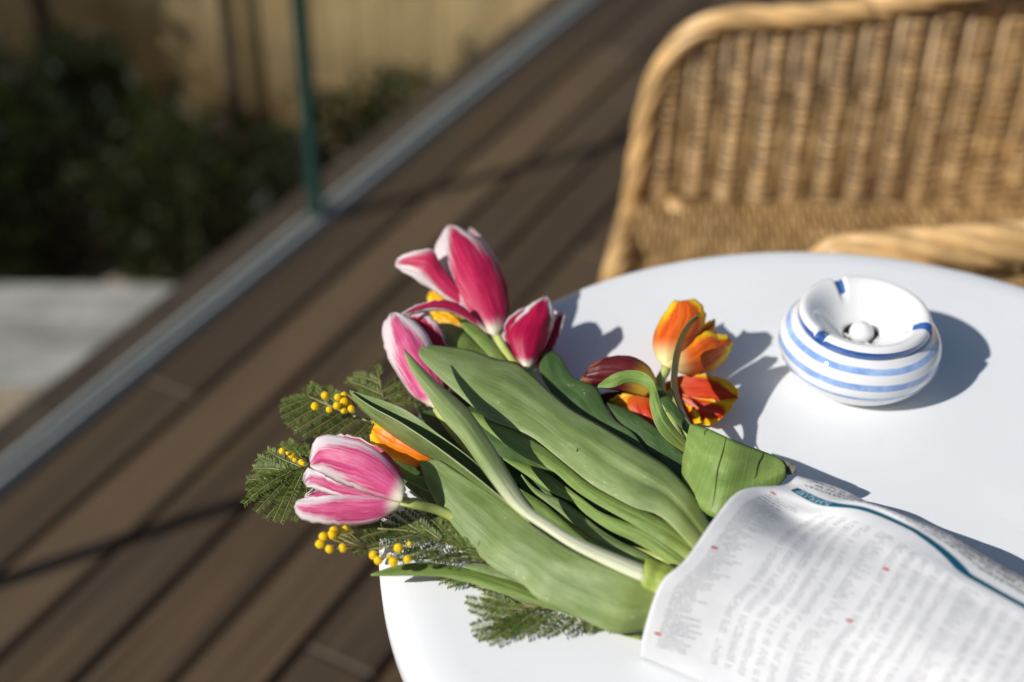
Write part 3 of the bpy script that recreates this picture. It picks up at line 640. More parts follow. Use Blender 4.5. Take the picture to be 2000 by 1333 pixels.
# --- leaves, traced margins from tip to base
leaf(t1, [(806, 672), (855, 676), (922, 685), (967, 702), (1005, 707), (1027, 721), (1080, 771), (1117, 801), (1171, 831), (1241, 874), (1298, 909), (1333, 944), (1361, 980), (1400, 1050)],
     [(806, 674), (821, 700), (855, 735), (892, 768), (930, 800), (958, 822), (1005, 838), (1042, 856), (1080, 886), (1117, 916), (1155, 946), (1193, 968), (1240, 992), (1291, 1010), (1351, 1069), (1390, 1110)],
     [.044, .040, .037, .038, .040, .044, .042, .030], camber=.22, hr=[.044, .036, .036, .038, .040, .042, .038, .026], n=44)
ga = o_grid['leaf']; pa = ga.reshape(-1, 3); da = norm(ray(1127, 885)); k0 = int(np.argmin(np.linalg.norm(np.cross(pa - CC, da), axis=1))); pn = pa[k0] + norm(CC - pa[k0]) * .0004
tube('nick', [pn + CU * .0022 + CX * .0004, pn, pn - CU * .0022 - CX * .0003], [.0001, .0004, .0002], plain('leaf_nick', (.02, .03, .012), .8, .2), t1, 6)
leaf(t1, [(919, 806), (949, 812), (985, 828), (1035, 858), (1072, 881), (1117, 918), (1155, 948), (1211, 978), (1280, 1008), (1340, 1040), (1400, 1090)],
     [(922, 812), (940, 832), (979, 862), (1022, 892), (1080, 921), (1117, 953), (1155, 979), (1226, 1019), (1280, 1050), (1335, 1090), (1380, 1130)],
     [.034, .034, .034, .036, .035, .026], camber=.35, mat=M_LEAF2)
leaf(t1, [(856, 632), (882, 633), (909, 650), (936, 677), (970, 702), (1010, 735)], [(854, 636), (852, 660), (862, 685), (890, 705), (930, 725), (980, 760)], [.024, .026, .026, .024], camber=.25, mat=M_LEAF2)
leaf(t1, [(899, 623), (923, 633), (957, 663), (987, 700), (1020, 740)], [(899, 626), (905, 642), (923, 662), (958, 698), (1000, 740)], [.030, .030, .029, .026], camber=.3, mat=M_LEAF2)
leaf(t2, [(789, 683), (802, 722), (829, 764), (866, 820), (900, 858), (937, 910), (967, 951), (990, 981), (1020, 1007), (1065, 1037), (1117, 1071), (1192, 1109), (1262, 1140)],
     [(790, 683), (817, 711), (855, 749), (892, 779), (922, 809), (949, 850), (975, 891), (1001, 936), (1024, 974), (1042, 996), (1080, 1022), (1117, 1045), (1174, 1071), (1268, 1108)],
     [.066, .062, .060, .058, .052, .046, .040, .036], camber=.55, mat=mat_leaf('tulip_leaf_pale_base', (.19, .265, .085), (.30, .37, .14), (.82, .82, .56), .40, .68), n=44)
leaf(t2, [(1262, 1091), (1275, 1092), (1292, 1099), (1312, 1106), (1345, 1122)], [(1251, 1139), (1257, 1147), (1266, 1153), (1281, 1160), (1320, 1180)], [.038, .039, .039, .036, .030], camber=.55, hr=[.034, .034, .034, .030, .022],
     mat=mat_leaf('leaf_sheath_green', (.27, .36, .05), (.40, .48, .10), (.40, .48, .1)), n=18, name='leaf_sheath')
leaf(t4, [(819, 904), (855, 899), (892, 921), (941, 951), (990, 985), (1040, 1025), (1100, 1065), (1170, 1100), (1262, 1135), (1330, 1165)],
     [(820, 906), (829, 936), (847, 974), (870, 1007), (904, 1049), (937, 1082), (953, 1101), (983, 1120), (1020, 1140), (1051, 1170), (1090, 1186), (1155, 1218), (1204, 1238), (1256, 1232), (1300, 1236)],
     [.034, .033, .032, .032, .032, .032, .026], camber=.22, hr=[.034, .026, .020, .018, .014, .010, .006], n=44)
leaf(t4, [(683, 763), (711, 771), (757, 786), (790, 800), (823, 822), (856, 848), (900, 880), (930, 905), (965, 942), (1010, 990), (1060, 1030)],
     [(684, 768), (700, 792), (724, 817), (757, 843), (790, 866), (823, 886), (856, 903), (900, 931), (941, 956), (990, 988), (1040, 1028)],
     [.042, .041, .040, .038, .034, .028], camber=-.18, hr=[.042, .030, .026, .026, .028, .026], mat=M_LEAF)
leaf(t4, [(684, 764), (704, 780), (735, 800), (780, 824), (836, 861), (892, 902), (941, 941), (990, 982), (1040, 1026)],
     [(684, 768), (700, 792), (724, 817), (757, 843), (790, 866), (823, 886), (856, 903), (900, 931), (941, 956), (990, 990), (1040, 1032)],
     [.044, .050, .052, .050, .046, .040, .030], camber=.15, hr=[.042, .031, .027, .027, .029, .027], mat=M_LEAF, name='leaf')
leaf(t4, [(762, 896), (790, 917), (810, 928), (835, 936), (880, 960)], [(762, 899), (770, 915), (793, 939), (835, 960), (880, 985)], [.028, .027, .024, .018], camber=.3, mat=M_LEAF2)
leaf(t5, [(724, 1123), (765, 1108), (814, 1100), (862, 1103), (908, 1110), (947, 1118), (992, 1131), (1040, 1152), (1100, 1180), (1170, 1212), (1220, 1234), (1262, 1246)],
     [(725, 1125), (760, 1126), (797, 1125), (862, 1127), (908, 1137), (927, 1141), (976, 1158), (1025, 1174), (1057, 1184), (1122, 1206), (1171, 1220), (1207, 1239), (1258, 1252)],
     [.014, .012, .010, .010, .009, .006, .003], camber=.25, mat=M_LEAF2)
leaf(t5, [(914, 1103), (947, 1102), (986, 1111), (1012, 1124), (1030, 1140)], [(908, 1110), (940, 1118), (975, 1128), (1005, 1136), (1028, 1146)], [.014, .016, .018, .015], camber=.3, mat=M_LEAF)
leaf(t3, [(982, 895), (1042, 912), (1080, 933), (1136, 974), (1174, 1001), (1230, 1023), (1280, 1042), (1340, 1085), (1390, 1120)],
     [(983, 898), (1030, 930), (1080, 964), (1117, 980), (1147, 1007), (1192, 1037), (1249, 1063), (1290, 1090), (1360, 1140)], [.028, .028, .028, .030, .022], camber=.35, hr=[.028, .025, .024, .026, .028], mat=M_LEAF2)
leaf(t3, [(1018, 927), (1050, 957), (1099, 979), (1136, 1005), (1174, 1035), (1211, 1058), (1262, 1084), (1340, 1130)], [(1018, 930), (1040, 960), (1065, 980), (1117, 1021), (1155, 1051), (1192, 1073), (1262, 1103), (1330, 1150)], [.022, .022, .023, .024], camber=.4, mat=M_LEAF)
leaf(t3, [(1015, 955), (1065, 986), (1099, 1016), (1136, 1046), (1192, 1072), (1260, 1096), (1320, 1130)], [(1010, 965), (1050, 1010), (1090, 1040), (1140, 1066), (1192, 1092), (1255, 1116), (1310, 1150)], [.024, .026, .026, .026], camber=.3, mat=M_LEAF2)
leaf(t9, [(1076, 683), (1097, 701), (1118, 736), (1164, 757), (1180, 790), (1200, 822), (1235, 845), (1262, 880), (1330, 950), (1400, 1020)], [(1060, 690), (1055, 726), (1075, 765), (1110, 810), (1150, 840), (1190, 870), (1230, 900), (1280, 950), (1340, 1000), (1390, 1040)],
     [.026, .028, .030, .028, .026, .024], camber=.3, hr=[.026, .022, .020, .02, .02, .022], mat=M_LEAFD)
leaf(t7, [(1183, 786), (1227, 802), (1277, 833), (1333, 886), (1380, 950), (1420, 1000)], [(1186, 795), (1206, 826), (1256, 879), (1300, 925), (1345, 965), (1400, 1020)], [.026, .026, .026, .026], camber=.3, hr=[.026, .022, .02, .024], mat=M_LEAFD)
# arching leaf, its tip bent over to the left
leaf(t7, [(1168, 753), (1195, 733), (1225, 724), (1255, 727), (1275, 742), (1284, 765), (1296, 800), (1315, 832), (1345, 868)], [(1168, 757), (1195, 758), (1225, 748), (1250, 750), (1268, 765), (1270, 795), (1280, 830), (1300, 858), (1338, 886)],
     [.056, .062, .064, .064, .058, .048, .038], camber=.2, hr=[.056, .058, .058, .058, .052, .044, .036], mat=M_LEAF2)
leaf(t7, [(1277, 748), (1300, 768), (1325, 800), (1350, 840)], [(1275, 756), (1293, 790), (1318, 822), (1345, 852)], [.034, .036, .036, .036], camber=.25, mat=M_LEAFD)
# blade seen edge on
leaf(t8, [(1368, 613), (1346, 628), (1328, 655), (1317, 690), (1312, 725), (1312, 757), (1325, 795), (1349, 832)], [(1369, 616), (1352, 633), (1337, 660), (1328, 695), (1323, 730), (1324, 762), (1335, 798), (1353, 835)],
     [.074, .070, .066, .062, .058, .052, .046, .042], camber=.12, hr=[.074, .060, .048, .040, .038, .038, .040, .042], mat=mat_stem('blade_green', (.075, .14, .03), (.13, .21, .055)))
# broad leaf folded over beside the paper
M_LEAFQ = mat_leaf('tulip_leaf_bruised', (.16, .25, .055), (.24, .34, .085), (.22, .30, .07))
leaf_q = leaf(t8, [(1348, 828), (1383, 838), (1423, 856), (1465, 873), (1500, 886), (1524, 898), (1534, 912)], [(1333, 895), (1334, 945), (1360, 985), (1400, 1012), (1455, 990), (1505, 962), (1536, 932)],
     [.052, .056, .058, .056, .054, .050], camber=.22, hr=[.040, .036, .036, .038, .042, .046], mat=M_LEAFQ, m=17, swap=True)
gq = o_grid['leaf']
leaf(t8, [(1524, 897), (1540, 903), (1556, 911)], [(1526, 925), (1538, 928), (1553, 924)], [.051, .050, .049], camber=.1, mat=plain('withered_leaf', (.16, .15, .11), .8, .2, .5, 300, .6), hr=[.044, .044, .045], n=8, m=13, wave=.002)
M_CREASE = plain('bruised_crease', (.035, .055, .018), .7, .2, .3, 200)
for c0, c1, ue in ((.36, .43, .9), (.74, .70, .55), (.17, .165, .14)):
    pts = []
    for t in np.linspace(0, 1, 16):
        u = t * ue; k = (c0 + (c1 - c0) * t + .006 * math.sin(9 * t)) * (gq.shape[0] - 1); i0 = int(k); jj = u * (gq.shape[1] - 1); j0 = min(int(jj), gq.shape[1] - 2)
        p = (gq[i0, j0] * (1 - (k - i0)) + gq[i0 + 1, j0] * (k - i0)) * (1 - (jj - j0)) + (gq[i0, j0 + 1] * (1 - (k - i0)) + gq[i0 + 1, j0 + 1] * (k - i0)) * (jj - j0); pts.append(p + norm(CC - p) * .0004)
    tube('crease', pts, [.0002, .0005, .0005, .0004, .00015], M_CREASE, leaf_q, 6)
# lower leaves that fill the heap, coloured dark as if in shadow
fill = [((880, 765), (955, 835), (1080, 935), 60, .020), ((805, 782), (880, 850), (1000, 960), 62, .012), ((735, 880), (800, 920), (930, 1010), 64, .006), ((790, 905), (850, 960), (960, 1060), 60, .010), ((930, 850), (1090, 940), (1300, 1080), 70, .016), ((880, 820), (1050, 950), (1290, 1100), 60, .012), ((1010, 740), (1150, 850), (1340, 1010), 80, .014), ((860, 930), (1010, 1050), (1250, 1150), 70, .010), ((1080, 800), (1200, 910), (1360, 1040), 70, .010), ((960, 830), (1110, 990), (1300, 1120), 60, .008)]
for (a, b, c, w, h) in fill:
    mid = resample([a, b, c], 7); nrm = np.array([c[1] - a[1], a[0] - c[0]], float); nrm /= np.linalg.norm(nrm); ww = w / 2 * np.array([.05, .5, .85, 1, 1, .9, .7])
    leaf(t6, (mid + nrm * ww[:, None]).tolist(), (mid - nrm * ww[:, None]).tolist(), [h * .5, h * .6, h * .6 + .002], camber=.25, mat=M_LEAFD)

# ------------------------------------------------------------------ mimosa sprigs
ball_cache = {}
def ball_mesh():
    if 'b' in ball_cache: return ball_cache['b']
    V = []; Fc = []; n = 260; ga = math.pi * (3 - math.sqrt(5))
    v, f = lathe([(.0001, -.0028)] + [(.0028 * math.cos(a), .0028 * math.sin(a)) for a in np.linspace(-1.35, 1.35, 8)] + [(.0001, .0028)], 12); V = v.tolist(); Fc = list(f)
    for i in range(n):
        z = 1 - 2 * (i + .5) / n; r = math.sqrt(1 - z * z); d = np.array([r * math.cos(ga * i), r * math.sin(ga * i), z]); d = norm(d + rng.normal(size=3) * .1)
        a = norm(np.cross(d, [.3, .5, .8])) * .00022; b = norm(np.cross(d, a)) * .00022; o = len(V); R0 = .00315 * random.uniform(.94, 1.06)
        V += [(d * .0026 + a).tolist(), (d * .0026 + b).tolist(), (d * .0026 - a - b).tolist(), (d * R0).tolist()]; Fc += [(o, o + 1, o + 3), (o + 1, o + 2, o + 3), (o + 2, o, o + 3)]
    me = bpy.data.meshes.new('flower_ball'); me.from_pydata(V, [], Fc); me.update(); me.materials.append(M_BALL); ball_cache['b'] = me; return me
def pinna(root, a, b, ha, hb, leaflet=.0052, pairs=None, bend=0.0):
    p0 = P(a[0], a[1], TZ + ha); p1 = P(b[0], b[1], TZ + hb); L = np.linalg.norm(p1 - p0); d = norm(p1 - p0)
    vn = norm(norm(CC - p0) + np.array([0, 0, .8]) + rng.normal(size=3) * .25); s = norm(np.cross(d, vn)); vn = np.cross(s, d)
    pm = (p0 + p1) / 2 + s * bend * L + vn * .04 * L; pts = resample([p0, pm, p1], 9)
    stk = tube('stalk', pts, [.00045, .00035, .0002], M_MIMS, root, 5)
    n = pairs or max(8, int(L / .00125)); V = []; Fc = []
    for i in range(n):
        t = (i + .6) / n; k = t * 8; i0 = min(7, int(k)); c = pts[i0] + (pts[i0 + 1] - pts[i0]) * (k - i0); tg = norm(pts[i0 + 1] - pts[i0])
        ll = leaflet * (.55 + .45 * math.sin(math.pi * min(1, t * .85 + .12))) * random.uniform(.85, 1.1)
        for sd in (-1, 1):
            sv = norm(np.cross(vn, tg)) * sd; dr = norm(sv * .85 + tg * .52 + vn * random.uniform(.05, .5) + rng.normal(size=3) * .08)
            w = norm(np.cross(dr, vn)) * .00062; o = len(V); e = c + dr * ll; mm = c + dr * ll * .55
            V += [c, mm + w, e, mm - w]; Fc.append((o, o + 1, o + 2, o + 3))
    tag(mesh('leaflets', V, Fc, M_MIM, stk, False), kind='stuff')
def sprig(label, stems, pin, h0, h1, balls=(), hb=.03, leaflet=.0054):
    s0 = stems[0][0]; root = empty('mimosa_sprig', P(s0[0], s0[1], TZ + s0[2]), label, 'mimosa', 'mimosa sprigs in the bouquet')
    for s in stems: tube('stem', [P(a, b, TZ + h) for a, b, h in s], [.0011, .0008, .0005], M_MIMS, root, 6, 14)
    for a, b in pin: pinna(root, a, b, h0 + random.uniform(-.001, .001), h1 + random.uniform(-.004, .004), leaflet, bend=random.uniform(-.06, .06))
    cen = np.mean([(x, y) for x, y, *_ in balls], 0) if balls else None
    for x, y, *r in balls:
        h = hb + random.uniform(-.003, .003); p = P(x, y, TZ + h)
        o = bpy.data.objects.new('flower_ball', ball_mesh()); COL.objects.link(o); o.parent = root; o.location = tuple(p - root_loc(root)); sc = (r[0] if r else 9) / 10.4 * random.uniform(.82, 1.08); o.scale = (sc,) * 3; o.rotation_euler = (random.random() * 3, random.random() * 3, 0)
        q = P(cen[0] + 14, cen[1] + 6, TZ + hb - .004); tube('stalk', [q, (p + q) / 2 + rng.normal(size=3) * .0006, p], .0003, M_MIMS, root, 4)
    return root
def c2(l): return [(460 + x / 3.03, 690 + y / 3.03) for x, y in l]
sprig('feathery mimosa sprig above the amber tulip bud with a cluster of yellow balls',
      [[(900, 905, .010), (800, 862, .014), (731, 829, .016), (660, 800, .016), (602, 774, .016)], [(790, 850, .012), (755, 800, .015), (738, 728, .016)], [(731, 829, .016), (700, 790, .020), (672, 765, .022)]],
      [((602, 776), (552, 788)), ((608, 778), (547, 800)), ((614, 782), (549, 814)), ((632, 790), (560, 830)), ((650, 798), (574, 843)), ((668, 805), (590, 853)), ((690, 812), (615, 858)), ((705, 818), (640, 866)), ((724, 825), (672, 868)), ((731, 829), (700, 862)),
       ((602, 772), (600, 757)), ((640, 790), (606, 752)), ((660, 797), (640, 755)), ((690, 812), (655, 768)), ((748, 772), (678, 744)), ((745, 752), (690, 734)), ((740, 735), (732, 716)), ((752, 788), (700, 768)), ((748, 765), (785, 738)), ((750, 780), (800, 762)), ((755, 795), (812, 786)), ((760, 805), (700, 790)), ((765, 815), (715, 812))],
      .016, .014, c2([(530, 250), (470, 315), (555, 335), (605, 262), (642, 250), (600, 312), (640, 340), (685, 330), (642, 290), (665, 300)]), .032)
sprig('mimosa sprig fanning out beyond the pale pink tulip over the table edge',
      [[(700, 915, .012), (640, 902, .013), (605, 908, .014), (559, 924, .014), (515, 936, .013)], [(605, 908, .014), (575, 890, .022), (548, 880, .024)]],
      [((600, 910), (546, 868)), ((590, 913), (522, 880)), ((575, 918), (504, 895)), ((565, 921), (495, 915)), ((559, 924), (483, 938)), ((562, 923), (485, 960)), ((575, 918), (476, 985)), ((585, 918), (519, 1013)), ((595, 915), (548, 1022)), ((603, 912), (574, 1018)), ((598, 908), (562, 862)), ((610, 905), (590, 868)), ((580, 917), (500, 1000)), ((610, 910), (598, 985)), ((570, 920), (487, 972)), ((590, 916), (533, 1018))],
      .014, .010, [(551, 881, 7), (562, 886, 5), (570, 890, 7), (576, 899, 5), (588, 903, 7), (592, 906, 5)], .032)
sprig('mimosa sprig below the pale pink tulip with yellow balls at the table edge',
      [[(985, 1110, .008), (950, 1097, .010), (860, 1055, .014), (800, 1038, .018), (738, 1033, .022)], [(950, 1097, .01), (880, 1088, .012), (800, 1072, .014), (770, 1072, .016)]],
      [((940, 1092), (892, 1020)), ((925, 1085), (868, 1008)), ((905, 1076), (840, 1002)), ((885, 1067), (815, 996)), ((862, 1056), (790, 998)), ((840, 1048), (765, 1003)), ((818, 1042), (738, 1010)), ((800, 1039), (705, 1022)), ((785, 1037), (664, 1046)), ((770, 1036), (668, 1070)), ((790, 1038), (690, 1080)), ((815, 1043), (715, 1072)), ((840, 1052), (765, 1075)), ((870, 1062), (800, 1085)), ((900, 1080), (830, 1098)), ((920, 1090), (850, 1100)), ((930, 1093), (880, 1040)), ((945, 1096), (915, 1045)), ((855, 1086), (780, 1090))],
      .016, .018, c2([(520, 1085), (582, 1050), (592, 1092), (500, 1130), (556, 1160), (635, 1155), (650, 1042), (572, 1075)]) + [(729, 1085), (739, 1095), (778, 1071), (768, 1098), (760, 1088, 6), (796, 1093, 8), (800, 1063, 5)], .024)
sprig('dark mimosa sprig lying flat on the white table beneath the leaves',
      [[(1230, 1235, .004), (1150, 1212, .006), (1057, 1186, .008), (992, 1218, .006), (940, 1226, .005)], [(1057, 1186, .008), (1000, 1180, .008), (940, 1160, .008)]],
      [((1030, 1192), (912, 1172)), ((1045, 1188), (924, 1142)), ((1010, 1205), (918, 1188)), ((990, 1216), (922, 1226)), ((1000, 1212), (930, 1248)), ((1020, 1205), (955, 1257)), ((1045, 1196), (985, 1247)), ((1075, 1195), (1012, 1244)), ((1095, 1200), (1048, 1240)), ((1120, 1207), (1080, 1238)), ((1145, 1212), (1108, 1232)), ((1165, 1216), (1140, 1228)), ((940, 1118), (860, 1136)), ((925, 1128), (875, 1142)), ((1185, 1222), (1160, 1222)), ((1035, 1200), (965, 1235)), ((1060, 1192), (1000, 1230)), ((1010, 1190), (945, 1165))],
      .007, .004, (), leaflet=.0056)

# ------------------------------------------------------------------ newspaper wrap
G = [
 [(1250, 1285, .0012), (1258, 1232, .019), (1290, 1140, .044), (1338, 1094, .052), (1396, 1012, .058), (1447, 958, .059), (1532, 947, .052), (1562, 931, .049), (1592, 972, .006)],
 [(1370, 1333, .0012), (1385, 1260, .016), (1416, 1184, .036), (1465, 1128, .047), (1520, 1060, .053), (1556, 1014, .041), (1592, 984, .052), (1640, 953, .050), (1662, 1010, .006)],
 [(1490, 1385, .0012), (1508, 1303, .015), (1542, 1234, .033), (1585, 1180, .043), (1630, 1112, .050), (1662, 1045, .051), (1690, 997, .056), (1728, 994, .052), (1750, 1050, .006)],
 [(1620, 1440, .0012), (1640, 1358, .014), (1675, 1288, .030), (1715, 1230, .043), (1755, 1165, .050), (1782, 1112, .054), (1805, 1083, .056), (1838, 1034, .050), (1850, 1100, .006)],
 [(1820, 1525, .0012), (1840, 1445, .014), (1870, 1375, .030), (1905, 1310, .043), (1945, 1250, .050), (1975, 1208, .053), (2000, 1188, .054), (2010, 1133, .049), (2030, 1200, .006)],
 [(2050, 1625, .0012), (2070, 1545, .013), (2095, 1475, .028), (2125, 1410, .040), (2160, 1350, .046), (2190, 1305, .049), (2215, 1285, .050), (2228, 1230, .045), (2245, 1300, .006)],
]
ctrl = np.array([[P(a, b, TZ + h) for a, b, h in r] for r in G])
NI, NJ = 90, 110
colr = np.array([resample(r, NJ) for r in ctrl])                 # smooth across each row (equal arc length)
jn = []                                                          # printed position: index of the control column at each sample
for r in ctrl:
    d = np.concatenate([[0], np.cumsum(np.linalg.norm(np.diff(r, axis=0), axis=1))]); jn.append(np.interp(np.linspace(0, d[-1], NJ), d, np.arange(len(r))))
jn = np.array(jn)
surf = np.zeros((NI, NJ, 3)); ju = np.zeros((NI, NJ))
ii = np.linspace(0, len(G) - 1, NI)
for j in range(NJ):
    surf[:, j] = resample(colr[:, j], NI); ju[:, j] = np.interp(ii, np.arange(len(G)), jn[:, j])
wr = np.random.default_rng(3)
ph = wr.uniform(0, 6, 12); fr_ = wr.uniform(3, 16, 12); ar = wr.uniform(-1, 1, (12, 2))
cr_ = [(wr.uniform(-4, 4), wr.uniform(-3, 3), wr.uniform(0, 1), wr.uniform(.2, .9)) for _ in range(7)]
cr_ += [(wr.uniform(-11, 11), wr.uniform(-9, 9), wr.uniform(0, 1), wr.uniform(.06, .16)) for _ in range(7)]
for i in range(NI):
    for j in range(NJ):
        a, b = i / NI, j / NJ; w = sum(math.sin(fr_[k] * (ar[k][0] * a * 2 + ar[k][1] * b * 2) + ph[k]) / (4 + fr_[k]) for k in range(12))
        edge = min(1, j / 12) * min(1, i / 5 + .3); sh = sum(abs((cr_[k][0] * a + cr_[k][1] * b + cr_[k][2]) % 1.0 - .5) * cr_[k][3] for k in range(14)) - .5
        surf[i, j] += norm(CC - surf[i, j]) * (.0013 * w + .0019 * sh) * edge
        # sharp dents near the far ridge
        for (di, dj, amp, s1, s2) in ((14, 78, .006, 7, 5), (30, 76, -.003, 9, 4), (55, 94, -.004, 12, 4), (42, 88, .003, 6, 3)):
            surf[i, j] -= norm(CC - surf[i, j]) * amp * max(0, 1 - math.hypot((i - di) / s1, (j - dj) / s2))
arcu = np.concatenate([[0], np.cumsum(np.linalg.norm(np.diff(surf[:, 55], axis=0), axis=1))])
UVP = np.zeros((NI, NJ, 2)); arcv = np.concatenate([[0], np.cumsum(np.linalg.norm(np.diff(surf[10], axis=0), axis=1))])
jmid = jn[1]
for i in range(NI):
    UVP[i, :, 0] = arcu[i]; UVP[i, :, 1] = np.interp(ju[i], jmid, arcv)
V_STR = float(np.interp(6.0, jmid, arcv))
def mat_paper():
    a = NM('newsprint'); uvv, u, v = a.uv()
    LN = .00160                                                 # line pitch
    row = a.math('FLOOR', a.math('DIVIDE', v, LN)); fv = a.math('FRACT', a.math('DIVIDE', v, LN))
    line = a.math('MULTIPLY', a.smooth(fv, .25, .34), a.smooth(fv, .75, .66))
    cb = a.n('CombineXYZ'); a.lk(a.math('MULTIPLY', u, 950.0), cb.inputs[0]); a.lk(a.math('MULTIPLY', row, 7.31), cb.inputs[1]); a.lk(a.math('MULTIPLY', fv, .5), cb.inputs[2])
    n = a.n('TexNoise'); a.lk(cb.outputs[0], n.inputs[0]); n.inputs['Scale'].default_value = 1.0; n.inputs['Detail'].default_value = 1
    glyph = a.smooth(n.outputs[0], .36, .44)
    wn = a.n('TexWhiteNoise', noise_dimensions='1D'); a.lk(row, wn.inputs['W'])
    # list column along the opening: ragged length per line, sections of short lines
    sec = a.noise(cb.outputs[0], .02, 1)
    endu = a.math('MULTIPLY_ADD', wn.outputs[0], .014, .016)
    col1 = a.math('MULTIPLY', a.smooth(u, .0075, .008), a.math('LESS_THAN', u, endu))
    # figure columns
    PC = .0078; uu = a.math('SUBTRACT', u, .036); fc = a.math('FRACT', a.math('DIVIDE', uu, PC)); ci = a.math('FLOOR', a.math('DIVIDE', uu, PC))
    cbb = a.n('CombineXYZ'); a.lk(ci, cbb.inputs[0]); a.lk(row, cbb.inputs[1]); wn2 = a.n('TexWhiteNoise', noise_dimensions='2D'); a.lk(cbb.outputs[0], wn2.inputs['Vector'])
    colw = a.math('MULTIPLY', a.math('GREATER_THAN', fc, .12), a.math('LESS_THAN', fc, a.math('MULTIPLY_ADD', wn2.outputs[0], .28, .50)))
    grp = a.math('LESS_THAN', a.math('FRACT', a.math('DIVIDE', uu, PC * 7.0)), .72)
    sp2 = a.math('FRACT', a.math('DIVIDE', uu, PC * 7.0)); lst = a.math('MULTIPLY', a.math('GREATER_THAN', sp2, .76), a.math('LESS_THAN', sp2, a.math('MULTIPLY_ADD', wn.outputs[0], .14, .82)))
    col2 = a.math('MULTIPLY', a.math('GREATER_THAN', uu, 0.0), a.math('MAXIMUM', a.math('MULTIPLY', colw, grp), lst))
    hole = a.math('GREATER_THAN', wn2.outputs[0], .10)
    ink = a.math('MULTIPLY', a.math('MULTIPLY', a.math('MAXIMUM', col1, a.math('MULTIPLY', col2, hole)), line), glyph)
    low = a.math('MULTIPLY', a.math('LESS_THAN', v, V_STR - .010), a.math('GREATER_THAN', v, .011))
    ink = a.math('MULTIPLY', ink, low)
    ink = a.math('MULTIPLY', ink, .5)
    # article text beyond the stripe, larger type
    L2 = .0044; v2 = a.math('SUBTRACT', v, V_STR + .006); f2 = a.math('FRACT', a.math('DIVIDE', v2, L2)); r2 = a.math('FLOOR', a.math('DIVIDE', v2, L2))
    cb2 = a.n('CombineXYZ'); a.lk(a.math('MULTIPLY', u, 620.0), cb2.inputs[0]); a.lk(a.math('MULTIPLY', r2, 5.3), cb2.inputs[1]); a.lk(a.math('MULTIPLY', f2, 2.6), cb2.inputs[2])
    n2 = a.n('TexNoise'); a.lk(cb2.outputs[0], n2.inputs[0]); n2.inputs['Scale'].default_value = 1.0; n2.inputs['Detail'].default_value = 1.5
    ink2 = a.math('MULTIPLY', a.math('MULTIPLY', a.smooth(n2.outputs[0], .46, .53), a.math('MULTIPLY', a.smooth(f2, .2, .26), a.smooth(f2, .8, .74))), a.math('MULTIPLY', a.math('GREATER_THAN', v2, 0.0), a.math('GREATER_THAN', u, .008)))
    tone = a.noise(uvv, 60, 4)
    paper = a.mix(a.smooth(tone, .3, .7), (.63, .635, .645), (.70, .70, .70))
    c = a.mix(ink, paper, (.09, .085, .09)); c = a.mix(a.math('MULTIPLY', ink2, .85), c, (.05, .05, .05))
    # printed picture patches with half tone
    vo = a.n('TexVoronoi'); a.lk(uvv, vo.inputs[0]); vo.inputs['Scale'].default_value = 900
    pic = a.math('MULTIPLY', a.math('MULTIPLY', a.math('GREATER_THAN', v2, .002), a.math('GREATER_THAN', u, .105)), a.smooth(a.noise(uvv, 140, 4), .35, .65))
    c = a.mix(a.math('MULTIPLY', pic, .55), c, (.30, .27, .25))
    # teal rule with pale lettering at its start
    st = a.math('LESS_THAN', a.math('ABSOLUTE', a.math('SUBTRACT', v, V_STR)), .0018)
    lt = a.math('MULTIPLY', a.math('MULTIPLY', a.math('GREATER_THAN', u, .010), a.math('LESS_THAN', u, .034)), a.math('LESS_THAN', a.math('ABSOLUTE', a.math('SUBTRACT', v, V_STR)), .0013))
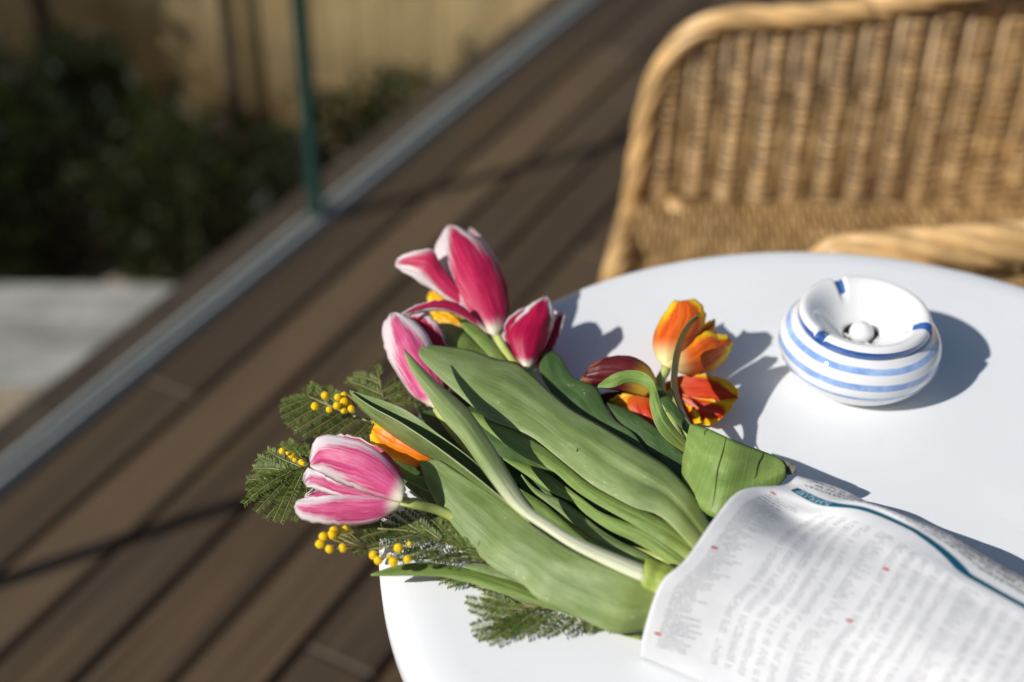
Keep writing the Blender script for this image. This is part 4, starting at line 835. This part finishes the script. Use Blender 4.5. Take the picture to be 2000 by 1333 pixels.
    cb3 = a.n('CombineXYZ'); a.lk(a.math('MULTIPLY', u, 800.0), cb3.inputs[0]); a.lk(a.math('MULTIPLY', v, 500.0), cb3.inputs[1])
    n3 = a.n('TexNoise'); a.lk(cb3.outputs[0], n3.inputs[0]); n3.inputs['Scale'].default_value = 1.0; n3.inputs['Detail'].default_value = 1
    teal = a.mix(a.math('MULTIPLY', lt, a.smooth(n3.outputs[0], .46, .54)), (.005, .085, .14), (.22, .36, .42))
    c = a.mix(a.math('MULTIPLY', st, a.math('GREATER_THAN', u, .0075)), c, teal)
    fib = a.noise(uvv, 1400, 2)
    return a.leafy(c, .75, .18, a.bump(a.math('ADD', fib, a.math('MULTIPLY', tone, 2.0)), .25, .0006), a.mix(1.0, c, (.9, .9, .9), 'MULTIPLY'), .15)
news = mesh('newspaper_wrap', surf.reshape(-1, 3), grid_faces(NI, NJ), mat_paper(), None, True, UVP.reshape(-1, 2), .00012)
news.data.transform(Matrix.Translation(-Vector(tuple(ctrl[0][0])))); news.location = tuple(ctrl[0][0])
tag(news, 'crumpled white newspaper page wrapped round the tulip stems on the table', 'newspaper')
M_REDP = plain('red_print', (.42, .03, .03), .7, .2)
def on_paper(px, py):
    best = None
    d = norm(ray(px, py)); q = surf.reshape(-1, 3) - CC; pr = q @ d; e = np.linalg.norm(q - pr[:, None] * d, axis=1); k = np.argsort(e)[:12]; k = k[np.argmin(pr[k])]
    return divmod(int(k), NJ)
for px, py, L in ((1513, 957, 2), (1394, 1057, 2), (1274, 1246, 2), (1732, 1103, 2), (1658, 1202, 2)):
    i, j = on_paper(px, py); i = min(max(i, 1), NI - 3); j = min(max(j, 1), NJ - 3)
    a = surf[i, j]; eu = norm(surf[i + 1, j] - a); ev = norm(surf[i, j + 1] - a); nn = norm(np.cross(eu, ev)); nn = nn if nn @ (CC - a) > 0 else -nn
    c = a + nn * .0005
    mesh('red_mark', [c - eu * .0016 - ev * .0007, c + eu * .0016 - ev * .0007, c + eu * .0016 + ev * .0007, c - eu * .0016 + ev * .0007], [(0, 1, 2, 3)], M_REDP, news, False)
